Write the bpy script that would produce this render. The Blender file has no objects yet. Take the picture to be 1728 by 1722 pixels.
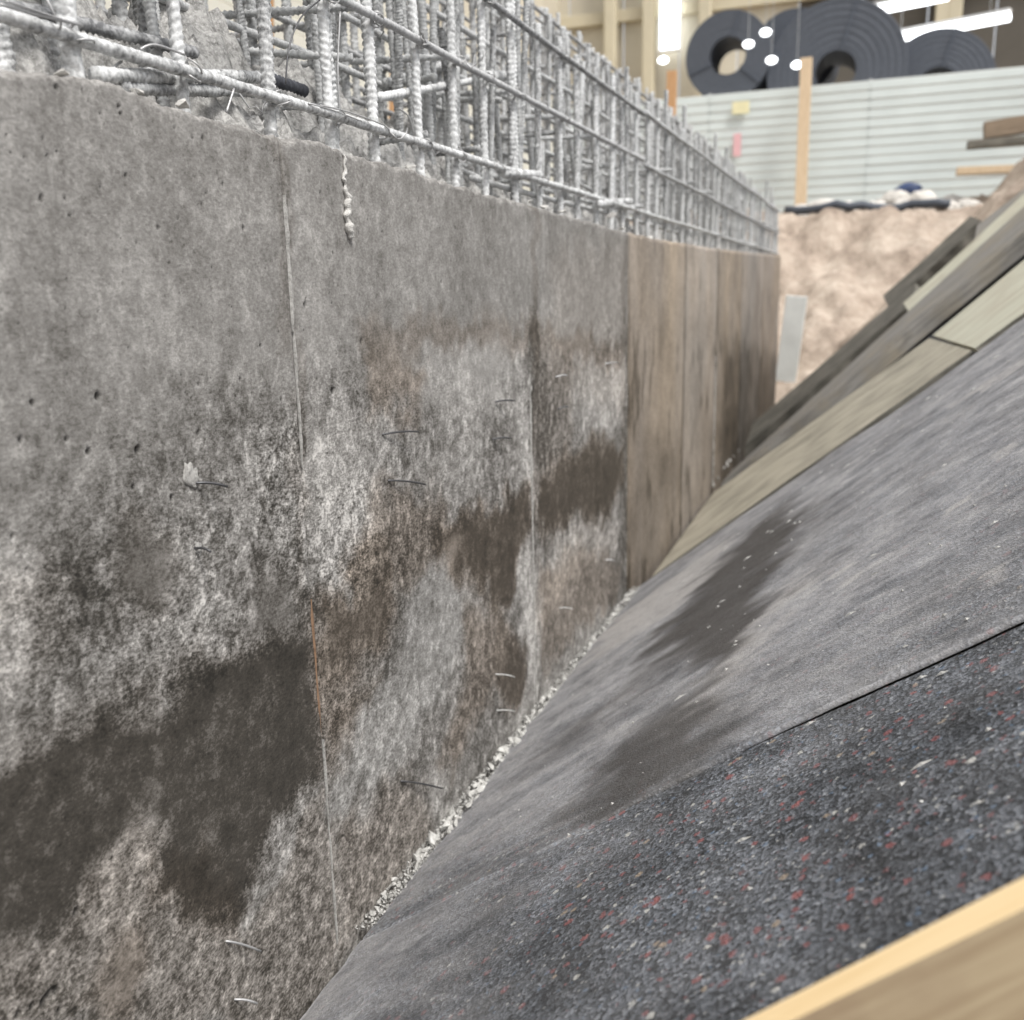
import bpy, bmesh, math, random
import numpy as np
from mathutils import Vector, Matrix
R = math.radians
rnd = random.Random(7)
scene = bpy.context.scene
COL = scene.collection

# ------------------------------------------------------------------ camera
PW, PH, FPX = 1728.0, 1722.0, 1610.63
YAW, PITCH, ROLL = R(20.794), R(12.823), R(-1.290)
CAM = np.array([1.0, 0.0, 1.39])
f0 = np.array([-math.sin(YAW), math.cos(YAW), 0.0]); r0 = np.array([math.cos(YAW), math.sin(YAW), 0.0]); u0 = np.array([0, 0, 1.0])
FW = f0*math.cos(PITCH)-u0*math.sin(PITCH); UP = u0*math.cos(PITCH)+f0*math.sin(PITCH)
RT = r0*math.cos(ROLL)+UP*math.sin(ROLL); UP2 = UP*math.cos(ROLL)-r0*math.sin(ROLL)
cd = bpy.data.cameras.new('camera'); cam = bpy.data.objects.new('camera', cd); COL.objects.link(cam)
m = Matrix.Identity(4)
for i in range(3):
    m[i][0] = RT[i]; m[i][1] = UP2[i]; m[i][2] = -FW[i]; m[i][3] = CAM[i]
cam.matrix_world = m
cd.sensor_fit = 'HORIZONTAL'; cd.sensor_width = 36; cd.lens = 36*FPX/PW
cd.clip_start = 0.02; cd.clip_end = 500
cd.dof.use_dof = True; cd.dof.focus_distance = 1.75
cd.dof.aperture_fstop = (cd.lens/1000)/0.0100
scene.camera = cam

# ------------------------------------------------------------------ light
SUN_EL, SUN_AZ = 58.0, 60.0           # azimuth: degrees from +Y towards +X
w = bpy.data.worlds.new('World'); scene.world = w; w.use_nodes = True
nt = w.node_tree; bg = nt.nodes['Background']
sky = nt.nodes.new('ShaderNodeTexSky'); sky.sky_type = 'NISHITA'; sky.sun_disc = False
sky.sun_elevation = R(SUN_EL); sky.sun_rotation = R(SUN_AZ); sky.dust_density = 4.0; sky.air_density = 1.0; sky.ozone_density = 1.0
hs = nt.nodes.new('ShaderNodeHueSaturation'); hs.inputs['Saturation'].default_value = 0.18
nt.links.new(sky.outputs[0], hs.inputs['Color']); nt.links.new(hs.outputs[0], bg.inputs['Color'])
bg.inputs['Strength'].default_value = 0.11
sd = bpy.data.lights.new('sun', 'SUN'); sun = bpy.data.objects.new('sun', sd); COL.objects.link(sun)
sd.energy = 1.5; sd.angle = R(14); sd.color = (1.0, 0.965, 0.92)
sdir = Vector((math.sin(R(SUN_AZ))*math.cos(R(SUN_EL)), math.cos(R(SUN_AZ))*math.cos(R(SUN_EL)), math.sin(R(SUN_EL))))
sdir = Vector((abs(sdir.x), -abs(sdir.y), sdir.z))
sky.sun_rotation = math.atan2(sdir.x, sdir.y)
sun.rotation_euler = (-sdir).to_track_quat('-Z', 'Y').to_euler()
scene.view_settings.view_transform = 'Standard'; scene.view_settings.look = 'None'
scene.view_settings.exposure = 1.02; scene.view_settings.gamma = 1.0
scene.view_settings.use_curve_mapping = False

# ------------------------------------------------------------------ helpers
def ray(px, py):
    return FW + RT*(px-PW/2)/FPX - UP2*(py-PH/2)/FPX
def at_wall(px, py, X=0.0):
    d = ray(px, py); t = (X-CAM[0])/d[0]; p = CAM+d*t; return (p[1], p[2])
def at_y(px, py, Y):
    d = ray(px, py); return CAM+d*(Y/d[1])
SY = [(-20, .70), (1.6, .71), (4.2, .80), (6.6, .83), (9, .95), (12, 1.0), (40, 1.0)]
def sl(Y): return float(np.interp(Y, [a for a, _ in SY], [b for _, b in SY]))
def at_slope(px, py, off=0.0):
    d = ray(px, py); Y = 3.0
    for _ in range(60):
        s = sl(Y); t = (CAM[2]-s*CAM[0]-off)/(s*d[0]-d[2]); Y = 0.5*Y+0.5*(CAM+d*t)[1]
    return CAM+d*t

_tab = np.random.RandomState(3).rand(256, 256)
def vnoise(x, y, seed=0):
    x = np.asarray(x, float)+seed*17.31; y = np.asarray(y, float)+seed*41.77
    xi = np.floor(x).astype(int); yi = np.floor(y).astype(int); fx = x-xi; fy = y-yi
    fx = fx*fx*(3-2*fx); fy = fy*fy*(3-2*fy)
    g = lambda a, b: _tab[a & 255, b & 255]
    return (g(xi, yi)*(1-fx)+g(xi+1, yi)*fx)*(1-fy)+(g(xi, yi+1)*(1-fx)+g(xi+1, yi+1)*fx)*fy
def fbm(x, y, seed=0, o=4):
    s = 0; a = .5; n = 0
    for k in range(o):
        s = s+a*vnoise(x*2**k, y*2**k, seed+k*3); n += a; a *= .5
    return s/n
def sstep(a, b, x):
    t = np.clip((x-a)/(b-a), 0, 1); return t*t*(3-2*t)

def link(o, parent=None):
    COL.objects.link(o)
    if parent: o.parent = parent
    return o
def tag(o, label=None, cat=None, group=None, kind=None):
    if label: o['label'] = label
    if cat: o['category'] = cat
    if group: o['group'] = group
    if kind: o['kind'] = kind
    return o
def empty(name, loc=(0, 0, 0), label=None, cat=None, group=None, rot=(0, 0, 0)):
    o = bpy.data.objects.new(name, None); o.location = loc; o.rotation_euler = rot; o.empty_display_size = .1
    COL.objects.link(o); return tag(o, label, cat, group)
def mesh_np(name, verts, faces, mats, smooth=True, cols=None, midx=None):
    me = bpy.data.meshes.new(name)
    verts = np.asarray(verts, np.float32); faces = np.asarray(faces, np.int32)
    me.vertices.add(len(verts)); me.vertices.foreach_set('co', verts.ravel())
    k = faces.shape[1]
    me.loops.add(faces.size); me.loops.foreach_set('vertex_index', faces.ravel())
    me.polygons.add(len(faces)); me.polygons.foreach_set('loop_start', np.arange(0, faces.size, k, dtype=np.int32))
    me.polygons.foreach_set('use_smooth', np.full(len(faces), smooth, bool))
    if midx is not None: me.polygons.foreach_set('material_index', np.asarray(midx, np.int32))
    for mt in (mats if isinstance(mats, (list, tuple)) else [mats]): me.materials.append(mt)
    me.update(calc_edges=True)
    if cols is not None:
        for nm, c in cols.items():
            a = me.attributes.new(nm, 'FLOAT_COLOR', 'POINT'); a.data.foreach_set('color', np.asarray(c, np.float32).ravel())
    me.validate()
    return me
def grid_faces(nu, nv, flip=False):
    i, j = np.meshgrid(np.arange(nu-1), np.arange(nv-1), indexing='ij'); a = (i*nv+j).ravel()
    f = np.stack([a, a+nv, a+nv+1, a+1], 1)
    return f[:, ::-1] if flip else f
def bm_mesh(name, bm, mats, smooth=False):
    bmesh.ops.recalc_face_normals(bm, faces=bm.faces)
    me = bpy.data.meshes.new(name); bm.to_mesh(me); bm.free()
    for mt in (mats if isinstance(mats, (list, tuple)) else [mats]): me.materials.append(mt)
    if smooth: me.polygons.foreach_set('use_smooth', np.ones(len(me.polygons), bool))
    return me
def mobj(name, me, parent=None, loc=(0, 0, 0), rot=(0, 0, 0), sc=(1, 1, 1)):
    o = bpy.data.objects.new(name, me); o.location = loc; o.rotation_euler = rot; o.scale = sc
    return link(o, parent)
def box_bm(x0, x1, y0, y1, z0, z1, bev=0.0, seg=1, cuts=0):
    bm = bmesh.new(); bmesh.ops.create_cube(bm, size=1)
    for v in bm.verts: v.co = Vector(((x0+x1)/2+v.co.x*(x1-x0), (y0+y1)/2+v.co.y*(y1-y0), (z0+z1)/2+v.co.z*(z1-z0)))
    if bev: bmesh.ops.bevel(bm, geom=bm.edges[:], offset=bev, segments=seg, affect='EDGES', profile=.6)
    return bm
def tube(pts, rad, seg=8, cap=True):
    pts = [Vector(p) for p in pts]; n = len(pts)
    rad = rad if isinstance(rad, (list, tuple, np.ndarray)) else [rad]*n
    V = []; F = []
    t = (pts[1]-pts[0]).normalized(); up = Vector((0, 0, 1)) if abs(t.z) < .9 else Vector((1, 0, 0))
    for i, p in enumerate(pts):
        t = (pts[min(i+1, n-1)]-pts[max(i-1, 0)]).normalized()
        a = t.cross(up).normalized(); b = a.cross(t).normalized(); up = b
        for k in range(seg):
            an = 2*math.pi*k/seg; V.append(p+(a*math.cos(an)+b*math.sin(an))*rad[i])
    for i in range(n-1):
        for k in range(seg):
            F.append((i*seg+k, i*seg+(k+1) % seg, (i+1)*seg+(k+1) % seg, (i+1)*seg+k))
    bm = bmesh.new(); vs = [bm.verts.new(v) for v in V]
    for f in F: bm.faces.new([vs[q] for q in f])
    if cap: bm.faces.new(vs[:seg]); bm.faces.new(vs[-seg:])
    return bm

# ------------------------------------------------------------------ materials
class NB:
    def __init__(s, name):
        s.m = bpy.data.materials.new(name); s.m.use_nodes = True; s.t = s.m.node_tree; s.b = s.t.nodes['Principled BSDF']
        s.pos = s.n('ShaderNodeNewGeometry').outputs['Position']
    def n(s, ty, **kw):
        x = s.t.nodes.new(ty)
        for k, v in kw.items(): setattr(x, k, v)
        return x
    def set(s, sock, v):
        if hasattr(v, 'is_output') or isinstance(v, bpy.types.NodeSocket): s.t.links.new(v, sock)
        else: sock.default_value = v
    def obj(s): return s.n('ShaderNodeTexCoord').outputs['Object']
    def scale(s, v, sc, loc=(0, 0, 0), rot=(0, 0, 0)):
        x = s.n('ShaderNodeMapping'); s.set(x.inputs[0], v); x.inputs['Scale'].default_value = sc; x.inputs['Location'].default_value = loc; x.inputs['Rotation'].default_value = rot
        return x.outputs[0]
    def noise(s, v, sc, det=4, rough=.55, dist=0):
        x = s.n('ShaderNodeTexNoise'); s.set(x.inputs['Vector'], v); x.inputs['Scale'].default_value = sc; x.inputs['Detail'].default_value = det; x.inputs['Roughness'].default_value = rough; x.inputs['Distortion'].default_value = dist
        return x.outputs['Fac']
    def vor(s, v, sc, feat='F1'):
        x = s.n('ShaderNodeTexVoronoi', feature=feat); s.set(x.inputs['Vector'], v); x.inputs['Scale'].default_value = sc
        return x
    def math(s, op, a, b=0.0, c=None, clamp=False):
        x = s.n('ShaderNodeMath', operation=op, use_clamp=clamp); s.set(x.inputs[0], a); s.set(x.inputs[1], b)
        if c is not None: s.set(x.inputs[2], c)
        return x.outputs[0]
    def ramp(s, f, stops, interp='LINEAR'):
        x = s.n('ShaderNodeValToRGB'); s.set(x.inputs[0], f); cr = x.color_ramp; cr.interpolation = interp
        while len(cr.elements) < len(stops): cr.elements.new(.5)
        for e, (p, c) in zip(cr.elements, stops):
            e.position = p; e.color = tuple(c)+(1,) if len(c) == 3 else c
        return x.outputs[0]
    def mix(s, f, a, b, mode='MIX'):
        x = s.n('ShaderNodeMix', data_type='RGBA', blend_type=mode); s.set(x.inputs[0], f)
        for k, v in ((6, a), (7, b)): s.set(x.inputs[k], v if not isinstance(v, tuple) or len(v) == 4 else v+(1,))
        return x.outputs[2]
    def map(s, v, a, b, c=0., d=1.):
        x = s.n('ShaderNodeMapRange'); s.set(x.inputs[0], v)
        for k, q in zip((1, 2, 3, 4), (a, b, c, d)): x.inputs[k].default_value = q
        return x.outputs[0]
    def attr(s, name):
        a = s.n('ShaderNodeAttribute', attribute_name=name); p = s.n('ShaderNodeSeparateColor'); s.t.links.new(a.outputs['Color'], p.inputs[0])
        return p.outputs[0], p.outputs[1], p.outputs[2], a.outputs['Alpha']
    def bump(s, h, strength, dist=.002, prev=None):
        x = s.n('ShaderNodeBump'); x.inputs['Strength'].default_value = strength; x.inputs['Distance'].default_value = dist; s.set(x.inputs['Height'], h)
        if prev is not None: s.t.links.new(prev, x.inputs['Normal'])
        return x.outputs[0]
    def out(s, col, rough=.8, normal=None, metal=0., spec=.5):
        s.set(s.b.inputs['Base Color'], col if not isinstance(col, tuple) or len(col) == 4 else col+(1,)); s.set(s.b.inputs['Roughness'], rough); s.b.inputs['Metallic'].default_value = metal
        s.b.inputs['Specular IOR Level'].default_value = spec
        if normal is not None: s.t.links.new(normal, s.b.inputs['Normal'])
        return s.m

def m_wall():
    b = NB('cast_concrete')
    tone, brown, con, pit = b.attr('tone')
    n1 = b.noise(b.scale(b.pos, (1, .55, 1.0)), 190, 5, .70)
    n2 = b.noise(b.scale(b.pos, (1, .6, .6)), 52, 6, .70)
    n3 = b.noise(b.scale(b.pos, (1, .6, 1)), 520, 2, .5)
    a = b.map(n1, .40, .60, -.55, .55); c = b.map(n2, .34, .66, -.42, .42); d = b.math('MULTIPLY_ADD', n3, 1.2, -.6)
    s = b.math('ADD', b.math('ADD', a, c), d)
    ch = b.map(b.noise(b.scale(b.pos, (1, .6, .42)), 62, 7, .74), .53, .57, 0, 1); sp = b.map(b.noise(b.scale(b.pos, (1, .6, .8)), 120, 4, .7), .60, .64, 0, 1)
    s = b.math('ADD', b.math('MULTIPLY', s, .72), b.math('SUBTRACT', b.math('MULTIPLY', ch, .42), b.math('MULTIPLY_ADD', sp, .55, .12)))
    t = b.math('MULTIPLY_ADD', s, con, tone)
    col = b.ramp(t, [(.0, (.020, .019, .016)), (.25, (.058, .054, .047)), (.45, (.150, .145, .136)), (.62, (.240, .235, .225)), (.8, (.37, .363, .348)), (1., (.58, .57, .55))])
    col = b.mix(b.map(brown, 0, .5, 0, 1), col, b.mix(1.0, col, (1.08, .97, .88), 'MULTIPLY')); col = b.mix(b.map(brown, .5, 1, 0, 1), col, b.mix(1.0, col, (1.04, .95, .80), 'MULTIPLY'))
    col = b.mix(pit, col, (.02, .019, .017))
    nb = b.bump(n1, .35, .0015); nb = b.bump(n3, .25, .0008, nb)
    return b.out(col, b.map(t, .1, .7, .62, .9), nb, spec=.35)
def m_crust(name='rough_concrete', lo=(.20, .195, .185), hi=(.52, .515, .50), sc=60):
    b = NB(name); n = b.noise(b.pos, sc, 6, .7); v = b.noise(b.pos, sc*4, 3, .6)
    col = b.ramp(n, [(.3, lo), (.62, hi)]); col = b.mix(b.map(v, .55, .75, 0, .5), col, (.62, .615, .60))
    return b.out(col, .9, b.bump(v, .7, .004), spec=.25)
def m_bar(name, lo, hi, sc=110):
    b = NB(name); oi = b.n('ShaderNodeObjectInfo').outputs['Random']
    n = b.noise(b.pos, sc, 5, .65); n2 = b.noise(b.scale(b.pos, (1, 1, .3)), 25, 3)
    f = b.math('ADD', n, b.math('MULTIPLY_ADD', n2, .5, -.25)); f = b.math('ADD', f, b.math('MULTIPLY_ADD', oi, .16, -.08))
    col = b.ramp(f, [(.28, lo), (.45, tuple((x+y)/2 for x, y in zip(lo, hi))), (.66, hi)])
    return b.out(col, .82, b.bump(n, .5, .0015), spec=.3)
def m_wire(name, c, metal=.6):
    b = NB(name); n = b.noise(b.pos, 300, 3); return b.out(b.mix(n, tuple(x*.6 for x in c), c), .45, None, metal)
def m_rubber():
    b = NB('rubber_crumb_mat'); dust, wet, light, _ = b.attr('dust')
    warp = b.scale(b.pos, (1, 1, 1))
    # crumb structure
    v = b.vor(warp, 170); sep = b.n('ShaderNodeSeparateColor'); b.t.links.new(v.outputs['Color'], sep.inputs[0])
    base = b.ramp(sep.outputs[0], [(0, (.009, .010, .011)), (.35, (.038, .041, .044)), (.7, (.080, .085, .092)), (.93, (.115, .121, .130)), (1, (.18, .185, .19))])
    mott = b.noise(b.pos, 4.2, 6, .68); base = b.mix(b.map(mott, .35, .65), b.mix(1., base, (.50, .51, .525), 'MULTIPLY'), b.mix(1., base, (2.1, 2.15, 2.24), 'MULTIPLY'))
    vis = b.math('SUBTRACT', 1., b.math('MULTIPLY', dust, .8), clamp=True)
    dn_ = b.n('ShaderNodeTexNoise'); b.set(dn_.inputs['Vector'], b.pos); dn_.inputs['Scale'].default_value = 170; dn_.inputs['Detail'].default_value = 2
    vm = b.n('ShaderNodeVectorMath', operation='MULTIPLY_ADD'); b.t.links.new(dn_.outputs['Color'], vm.inputs[0]); vm.inputs[1].default_value = (.010,)*3; b.t.links.new(b.pos, vm.inputs[2])
    vsrc = {}
    def flecks(sc, lo, hi, col, seed, rad, amt=1.):
        if sc not in vsrc:
            x = b.vor(b.scale(vm.outputs[0], (1, 1, 1), (seed, seed*.7, seed*1.3)), sc); s = b.n('ShaderNodeSeparateColor'); b.t.links.new(x.outputs['Color'], s.inputs[0]); vsrc[sc] = (x, s)
        x, s = vsrc[sc]
        sel = b.math('MULTIPLY', b.math('GREATER_THAN', s.outputs[0], lo), b.math('LESS_THAN', s.outputs[0], hi))
        sz = b.math('MULTIPLY_ADD', s.outputs[1], .6, .5)
        near = b.math('MULTIPLY', sel, b.map(b.math('DIVIDE', x.outputs['Distance'], sz), rad*.6, rad, 1, 0))
        return b.math('MULTIPLY', b.math('MULTIPLY', near, vis), amt), col
    col = base
    for f, c in (flecks(70, .0, .055, (.22, .075, .075), 3.1, .62), flecks(70, .2, .222, (.55, .54, .50), 3.1, .5), flecks(70, .5, .515, (.33, .26, .19), 3.1, .6), flecks(70, .6, .66, (.008, .009, .010), 3.1, .62), flecks(50, .30, .32, (.55, .54, .50), 7.7, .42), flecks(50, .7, .725, (.27, .085, .08), 7.7, .55),
                 flecks(112, .0, .05, (.20, .08, .08), 5.2, .55, .8), flecks(112, .2, .25, (.42, .42, .40), 5.2, .5, .9), flecks(112, .4, .45, (.14, .20, .28), 5.2, .55, .8), flecks(112, .7, .76, (.20, .205, .22), 5.2, .6, .8)):
        col = b.mix(f, col, c)
    # cement dust brushed along the slope
    dn = b.noise(b.scale(b.pos, (.85, 1.0, .85)), 50, 6, .74); dn2 = b.noise(b.pos, 330, 3, .6)
    dsum = b.math('ADD', b.math('MULTIPLY', dn, .85), b.math('MULTIPLY', dn2, .28))
    df = b.math('MULTIPLY', dust, b.map(dsum, .30, .74, .25, 1.0))
    col = b.mix(df, col, b.ramp(b.noise(b.scale(b.pos, (.8, 1.25, .8)), 8, 6, .68), [(.32, (.17, .17, .178)), (.5, (.36, .355, .36)), (.7, (.52, .51, .505))]))
    col = b.mix(b.math('MULTIPLY', light, b.map(dsum, .35, .7, .2, 1.)), col, (.46, .44, .42))
    col = b.mix(b.math('MULTIPLY', wet, b.map(dsum, .3, .7, .75, .98)), col, (.052, .046, .041))
    h = b.math('MULTIPLY', b.math('ADD', b.math('MULTIPLY', v.outputs['Distance'], .6), dn2), b.math('SUBTRACT', 1.0, b.math('MULTIPLY', dust, .6)))
    return b.out(col, b.map(dsum, .3, .8, .62, .92), b.bump(h, .9, .004), spec=.35)
def m_wood(name, lo, hi, axis=0, rough=.75, sc=1.0, dirt=None, blot=.5):
    b = NB(name); s = [26*sc]*3; s[axis] = 1.6*sc; o = b.obj()
    n = b.noise(b.scale(o, tuple(s)), 3, 5, .6, .6); n2 = b.noise(o, 6*sc, 4, .6)
    col = b.ramp(n, [(.28, lo), (.7, hi)])
    if dirt: col = b.mix(b.map(n2, .45, .72, 0, blot), col, dirt)
    return b.out(col, rough, b.bump(n, .12, .002), spec=.3)
def m_plain(name, c, var=.25, sc=8, rough=.7, metal=0., bump=.15):
    b = NB(name); n = b.noise(b.pos, sc, 5, .6)
    col = b.ramp(n, [(.3, tuple(x*(1-var) for x in c)), (.7, tuple(min(1, x*(1+var)) for x in c))])
    return b.out(col, rough, b.bump(n, bump, .01), metal)
def m_earth():
    b = NB('excavated_earth'); n = b.noise(b.pos, 2.2, 6, .65); n2 = b.noise(b.pos, 18, 5, .65)
    col = b.ramp(b.math('ADD', b.math('MULTIPLY', n, .7), b.math('MULTIPLY', n2, .35)), [(.3, (.15, .115, .09)), (.5, (.34, .28, .228)), (.68, (.50, .43, .36))])
    return b.out(col, .95, b.bump(n2, .6, .03), spec=.2)
def m_emit(name, c, s):
    b = NB(name); b.b.inputs['Emission Color'].default_value = c+(1,); b.b.inputs['Emission Strength'].default_value = s
    return b.out((.9, .9, .9), .4)
M = dict(
    wall=m_wall(), crust=m_crust('rough_concrete', (.11, .108, .103), (.46, .455, .44), 60), grout=m_crust('grout', (.40, .39, .37), (.62, .61, .58), 90), ridge=m_crust('ridge_grout', (.22, .215, .20), (.48, .47, .45), 160), chip=m_crust('concrete_chip', (.27, .265, .25), (.52, .515, .49), 60),
    bar=m_bar('laitance_coated_steel', (.20, .203, .204), (.73, .742, .742)), bar2=m_bar('laitance_coated_steel_grey', (.15, .152, .153), (.55, .56, .56)), bar3=m_bar('dull_grey_steel', (.13, .133, .137), (.46, .465, .468)),
    bardark=m_bar('bare_steel', (.02, .021, .026), (.09, .095, .11)), wire=m_wire('tie_wire_steel', (.12, .12, .125)), wirelight=m_wire('bright_wire', (.5, .5, .5), .5), wiregrout=m_crust('grouted_wire', (.3, .3, .29), (.6, .6, .58), 200),
    rubber=m_rubber(), pine=m_wood('lit_fresh_sawn_pine', (.76, .55, .29), (.86, .67, .40), 0, .7, 1., None), pineface=m_wood('shaded_dirty_pine_face', (.28, .205, .125), (.43, .345, .225), 0, .8, 1., (.20, .13, .085), .6),
    ply=m_wood('cement_stained_plywood', (.20, .19, .145), (.56, .515, .42), 0, .85, .6, (.19, .18, .145), .85), plylight=m_wood('pale_plywood', (.40, .395, .31), (.64, .63, .52), 0, .85, .6, (.42, .37, .29), .7),
    greyply=m_wood('weathered_grey_board', (.13, .125, .115), (.34, .325, .30), 0, .85, .6, (.30, .26, .19), .6), greyply2=m_wood('dark_weathered_board', (.055, .053, .046), (.17, .16, .135), 0, .85, .6, (.3, .28, .24), .4),
    timber=m_wood('orange_timber', (.36, .20, .10), (.55, .34, .18), 2), paletimber=m_wood('pale_timber', (.50, .38, .25), (.68, .54, .38), 2), brownboard=m_wood('old_brown_board', (.16, .12, .085), (.30, .235, .17), 0),
    earth=m_earth(), slat=m_plain('painted_white_slat', (.525, .575, .565), .06, 1.2, .5), slatcream=m_plain('painted_cream_slat', (.60, .59, .52), .06, 1.2, .5), postgrey=m_plain('galvanised_post', (.4, .41, .41), .1, 5, .5, .4),
    coil=m_plain('dark_steel_coil', (.058, .068, .086), .2, 3, .6, .1), coilface=m_plain('coil_end_windings', (.066, .075, .093), .12, 14, .65, .1), strap=m_plain('steel_strap', (.09, .10, .12), .1, 5, .4, .6),
    hall=m_plain('beige_cladding', (.50, .46, .37), .08, .5, .7), halldark=m_plain('shaded_interior_brown', (.085, .076, .062), .2, .5, .8), column=m_plain('cream_steel_column', (.50, .45, .33), .08, 1, .6), concrete_far=m_plain('pale_concrete', (.42, .41, .38), .15, 2, .85),
    rock=m_plain('pale_rubble', (.52, .50, .465), .2, 6, .9, 0, .6), black=m_plain('shade_black', (.022, .025, .032), .2, 4, .5), blue=m_plain('blue_plastic', (.03, .05, .12), .2, 4, .5), orange=m_plain('orange_plastic', (.75, .33, .02), .1, 9, .45),
    rust=m_plain('rust_residue', (.21, .13, .08), .4, 60, .9), lamp=m_emit('fluorescent_tube', (.93, .96, 1.0), 2.4), glow=m_emit('bright_window', (.90, .96, 1.0), 2.2), white=m_plain('white_enamel', (.75, .75, .74), .05, 3, .4), pvc=m_plain('pale_pipe', (.62, .64, .62), .1, 4, .6))

# ------------------------------------------------------------------ ground
def ground_h(X, Y):
    s = np.interp(Y, [a for a, _ in SY], [b for _, b in SY])
    right = np.where(X > 0, s*X, X*0.0)-.035-.07*(X > 0)*(X < 2.7)
    left = np.clip((-X-1.8)*1.3, 0, 3)-.05
    base = np.where(X > 0, right, np.where(X < -.9, left, -.05))
    bank = np.clip((Y-10.8)*.72, -.05, 2.3)+np.clip((Y-14)*.06, 0, .2)
    h = np.maximum(base, bank)
    top = 2.45+.0*X
    h = np.minimum(h, top)
    far = sstep(9.5, 11.5, Y)*(1-sstep(15.5, 17, Y)); amp = .02+.34*far+.12*sstep(1.9, 2.6, X)
    nz = (fbm(X*1.3, Y*1.3, 1, 5)-.5)*2*amp + (fbm(X*5, Y*5, 5, 4)-.5)*.14*far+(fbm(X*14, Y*14, 15, 3)-.5)*.07*far
    nz = np.where((X > -.3) & (Y < 9.5) & (X < 2.3), np.minimum(nz, 0)*.5, nz)
    return h+nz-.14*((X > -.3) & (X < 2.6))*sstep(6.2, 6.6, Y)*(1-sstep(9.2, 9.8, Y))
xs = np.concatenate([[-150, -80, -40, -20, -12, -8], np.arange(-6, -1, .35), np.arange(-1, 4.2, .045), np.arange(4.3, 9, .4), [12, 20, 40, 80, 150]])
ys = np.concatenate([[-150, -80, -30, -12, -6, -3], np.arange(-2, 9, .2), np.arange(9, 17.2, .045), np.arange(17.5, 36, .8), [45, 70, 110, 200]])
GX, GY = np.meshgrid(xs, ys, indexing='ij')
GZ = ground_h(GX, GY)
o = mobj('ground', mesh_np('ground', np.stack([GX, GY, GZ], -1).reshape(-1, 3), grid_faces(len(xs), len(ys)), M['earth']))
tag(o, kind='structure')

# ------------------------------------------------------------------ concrete wall
TOPPX = [(0, 116), (60, 124), (140, 134), (190, 142), (280, 178), (330, 192), (400, 214), (470, 233), (520, 240), (600, 262), (700, 289), (800, 322), (880, 343), (960, 366), (1060, 393), (1105, 404), (1213, 421), (1280, 428), (1318, 431)]
TP = sorted([at_wall(*q) for q in TOPPX]); TPy = np.array([p[0] for p in TP]); TPz = np.array([p[1] for p in TP])
def top_z(Y):
    Y = np.asarray(Y, float)
    return np.interp(Y, TPy, TPz)+(fbm(Y*9, Y*0+2.2, 4, 3)-.5)*.012+(fbm(Y*60, Y*0, 8, 3)-.5)*.012

# stain map, drawn as soft patches on the wall plane (Y along, Z up), 1 cm raster
RY0, RY1, RZ0, RZ1, RS = -1.2, 4.3, -.2, 1.85, .01
ry = np.arange(RY0, RY1, RS); rz = np.arange(RZ0, RZ1, RS)
QY, QZ = np.meshgrid(ry, rz, indexing='ij')
def poly_sd(px):
    P = np.array([at_wall(*q) for q in px]); d = np.full(QY.shape, 1e9); ins = np.zeros(QY.shape, bool)
    n = len(P)
    for i in range(n):
        a = P[i]; b = P[(i+1) % n]; e = b-a; L = (e@e)+1e-12
        t = np.clip(((QY-a[0])*e[0]+(QZ-a[1])*e[1])/L, 0, 1)
        d = np.minimum(d, np.hypot(QY-a[0]-t*e[0], QZ-a[1]-t*e[1]))
        c = ((a[1] > QZ) != (b[1] > QZ)) & (QY < (b[0]-a[0])*(QZ-a[1])/((b[1]-a[1])+1e-12)+a[0]); ins ^= c
    return np.where(ins, d, -d)
T = np.full(QY.shape, .575); BR = np.full(QY.shape, .06); CN = np.full(QY.shape, .20)
zrel = QZ
mott = 1-sstep(1.05, 1.36, QZ+(fbm(QY*3, QZ*3, 2)-.5)*.40)       # mottled lower zone
T += mott*(fbm(QY*6.5, QZ*4.5, 6, 5)-.5)*.50 - mott*.025
CN += mott*.23
T += (fbm(QY*12, QZ*2.6, 9, 4)-.5)*.13+(fbm(QY*9, QZ*8, 14, 5)-.5)*.16
T += (fbm(QY*1.5, QZ*1.5, 12, 3)-.5)*.10
def patch(px, dt, soft=.03, db=0., dc=0., absolute=None, inset=0.):
    global T, BR, CN
    k = sstep(-soft, soft, poly_sd(px)+inset)
    if absolute is None: T = T+dt*k
    else: T = T*(1-k*absolute)+dt*k*absolute
    BR = BR+db*k; CN = CN+dc*k
    if absolute is not None and dt < .32: CN = np.maximum(CN*(1-.55*k**4), .10)
# dark damp stains
patch([(-80, 1310), (60, 1275), (150, 1235), (250, 1200), (330, 1165), (420, 1112), (500, 1062), (526, 1062), (536, 1180), (540, 1285), (500, 1335), (470, 1375), (440, 1430), (420, 1480), (390, 1535), (315, 1548), (290, 1500), (278, 1440), (266, 1402), (240, 1412), (200, 1440), (160, 1470), (120, 1520), (60, 1580), (-80, 1640)], .20, .045, .16, -.05, .95, .01)
patch([(-80, 1180), (150, 1150), (300, 1110), (430, 1075), (510, 1050), (515, 1110), (400, 1150), (250, 1225), (-80, 1330)], -.13, .06, .05, -.05)
patch([(540, 1010), (600, 1000), (650, 990), (672, 1030), (645, 1085), (590, 1130), (545, 1150)], .25, .055, .8, 0, .85)
patch([(545, 1160), (600, 1150), (640, 1160), (600, 1230), (552, 1300)], .33, .06, .55, 0, .6)
patch([(735, 905), (800, 872), (860, 848), (895, 818), (898, 880), (886, 930), (872, 965), (858, 1025), (838, 1035), (818, 990), (790, 975), (745, 955)], .19, .04, .7, 0, .92)
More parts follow.
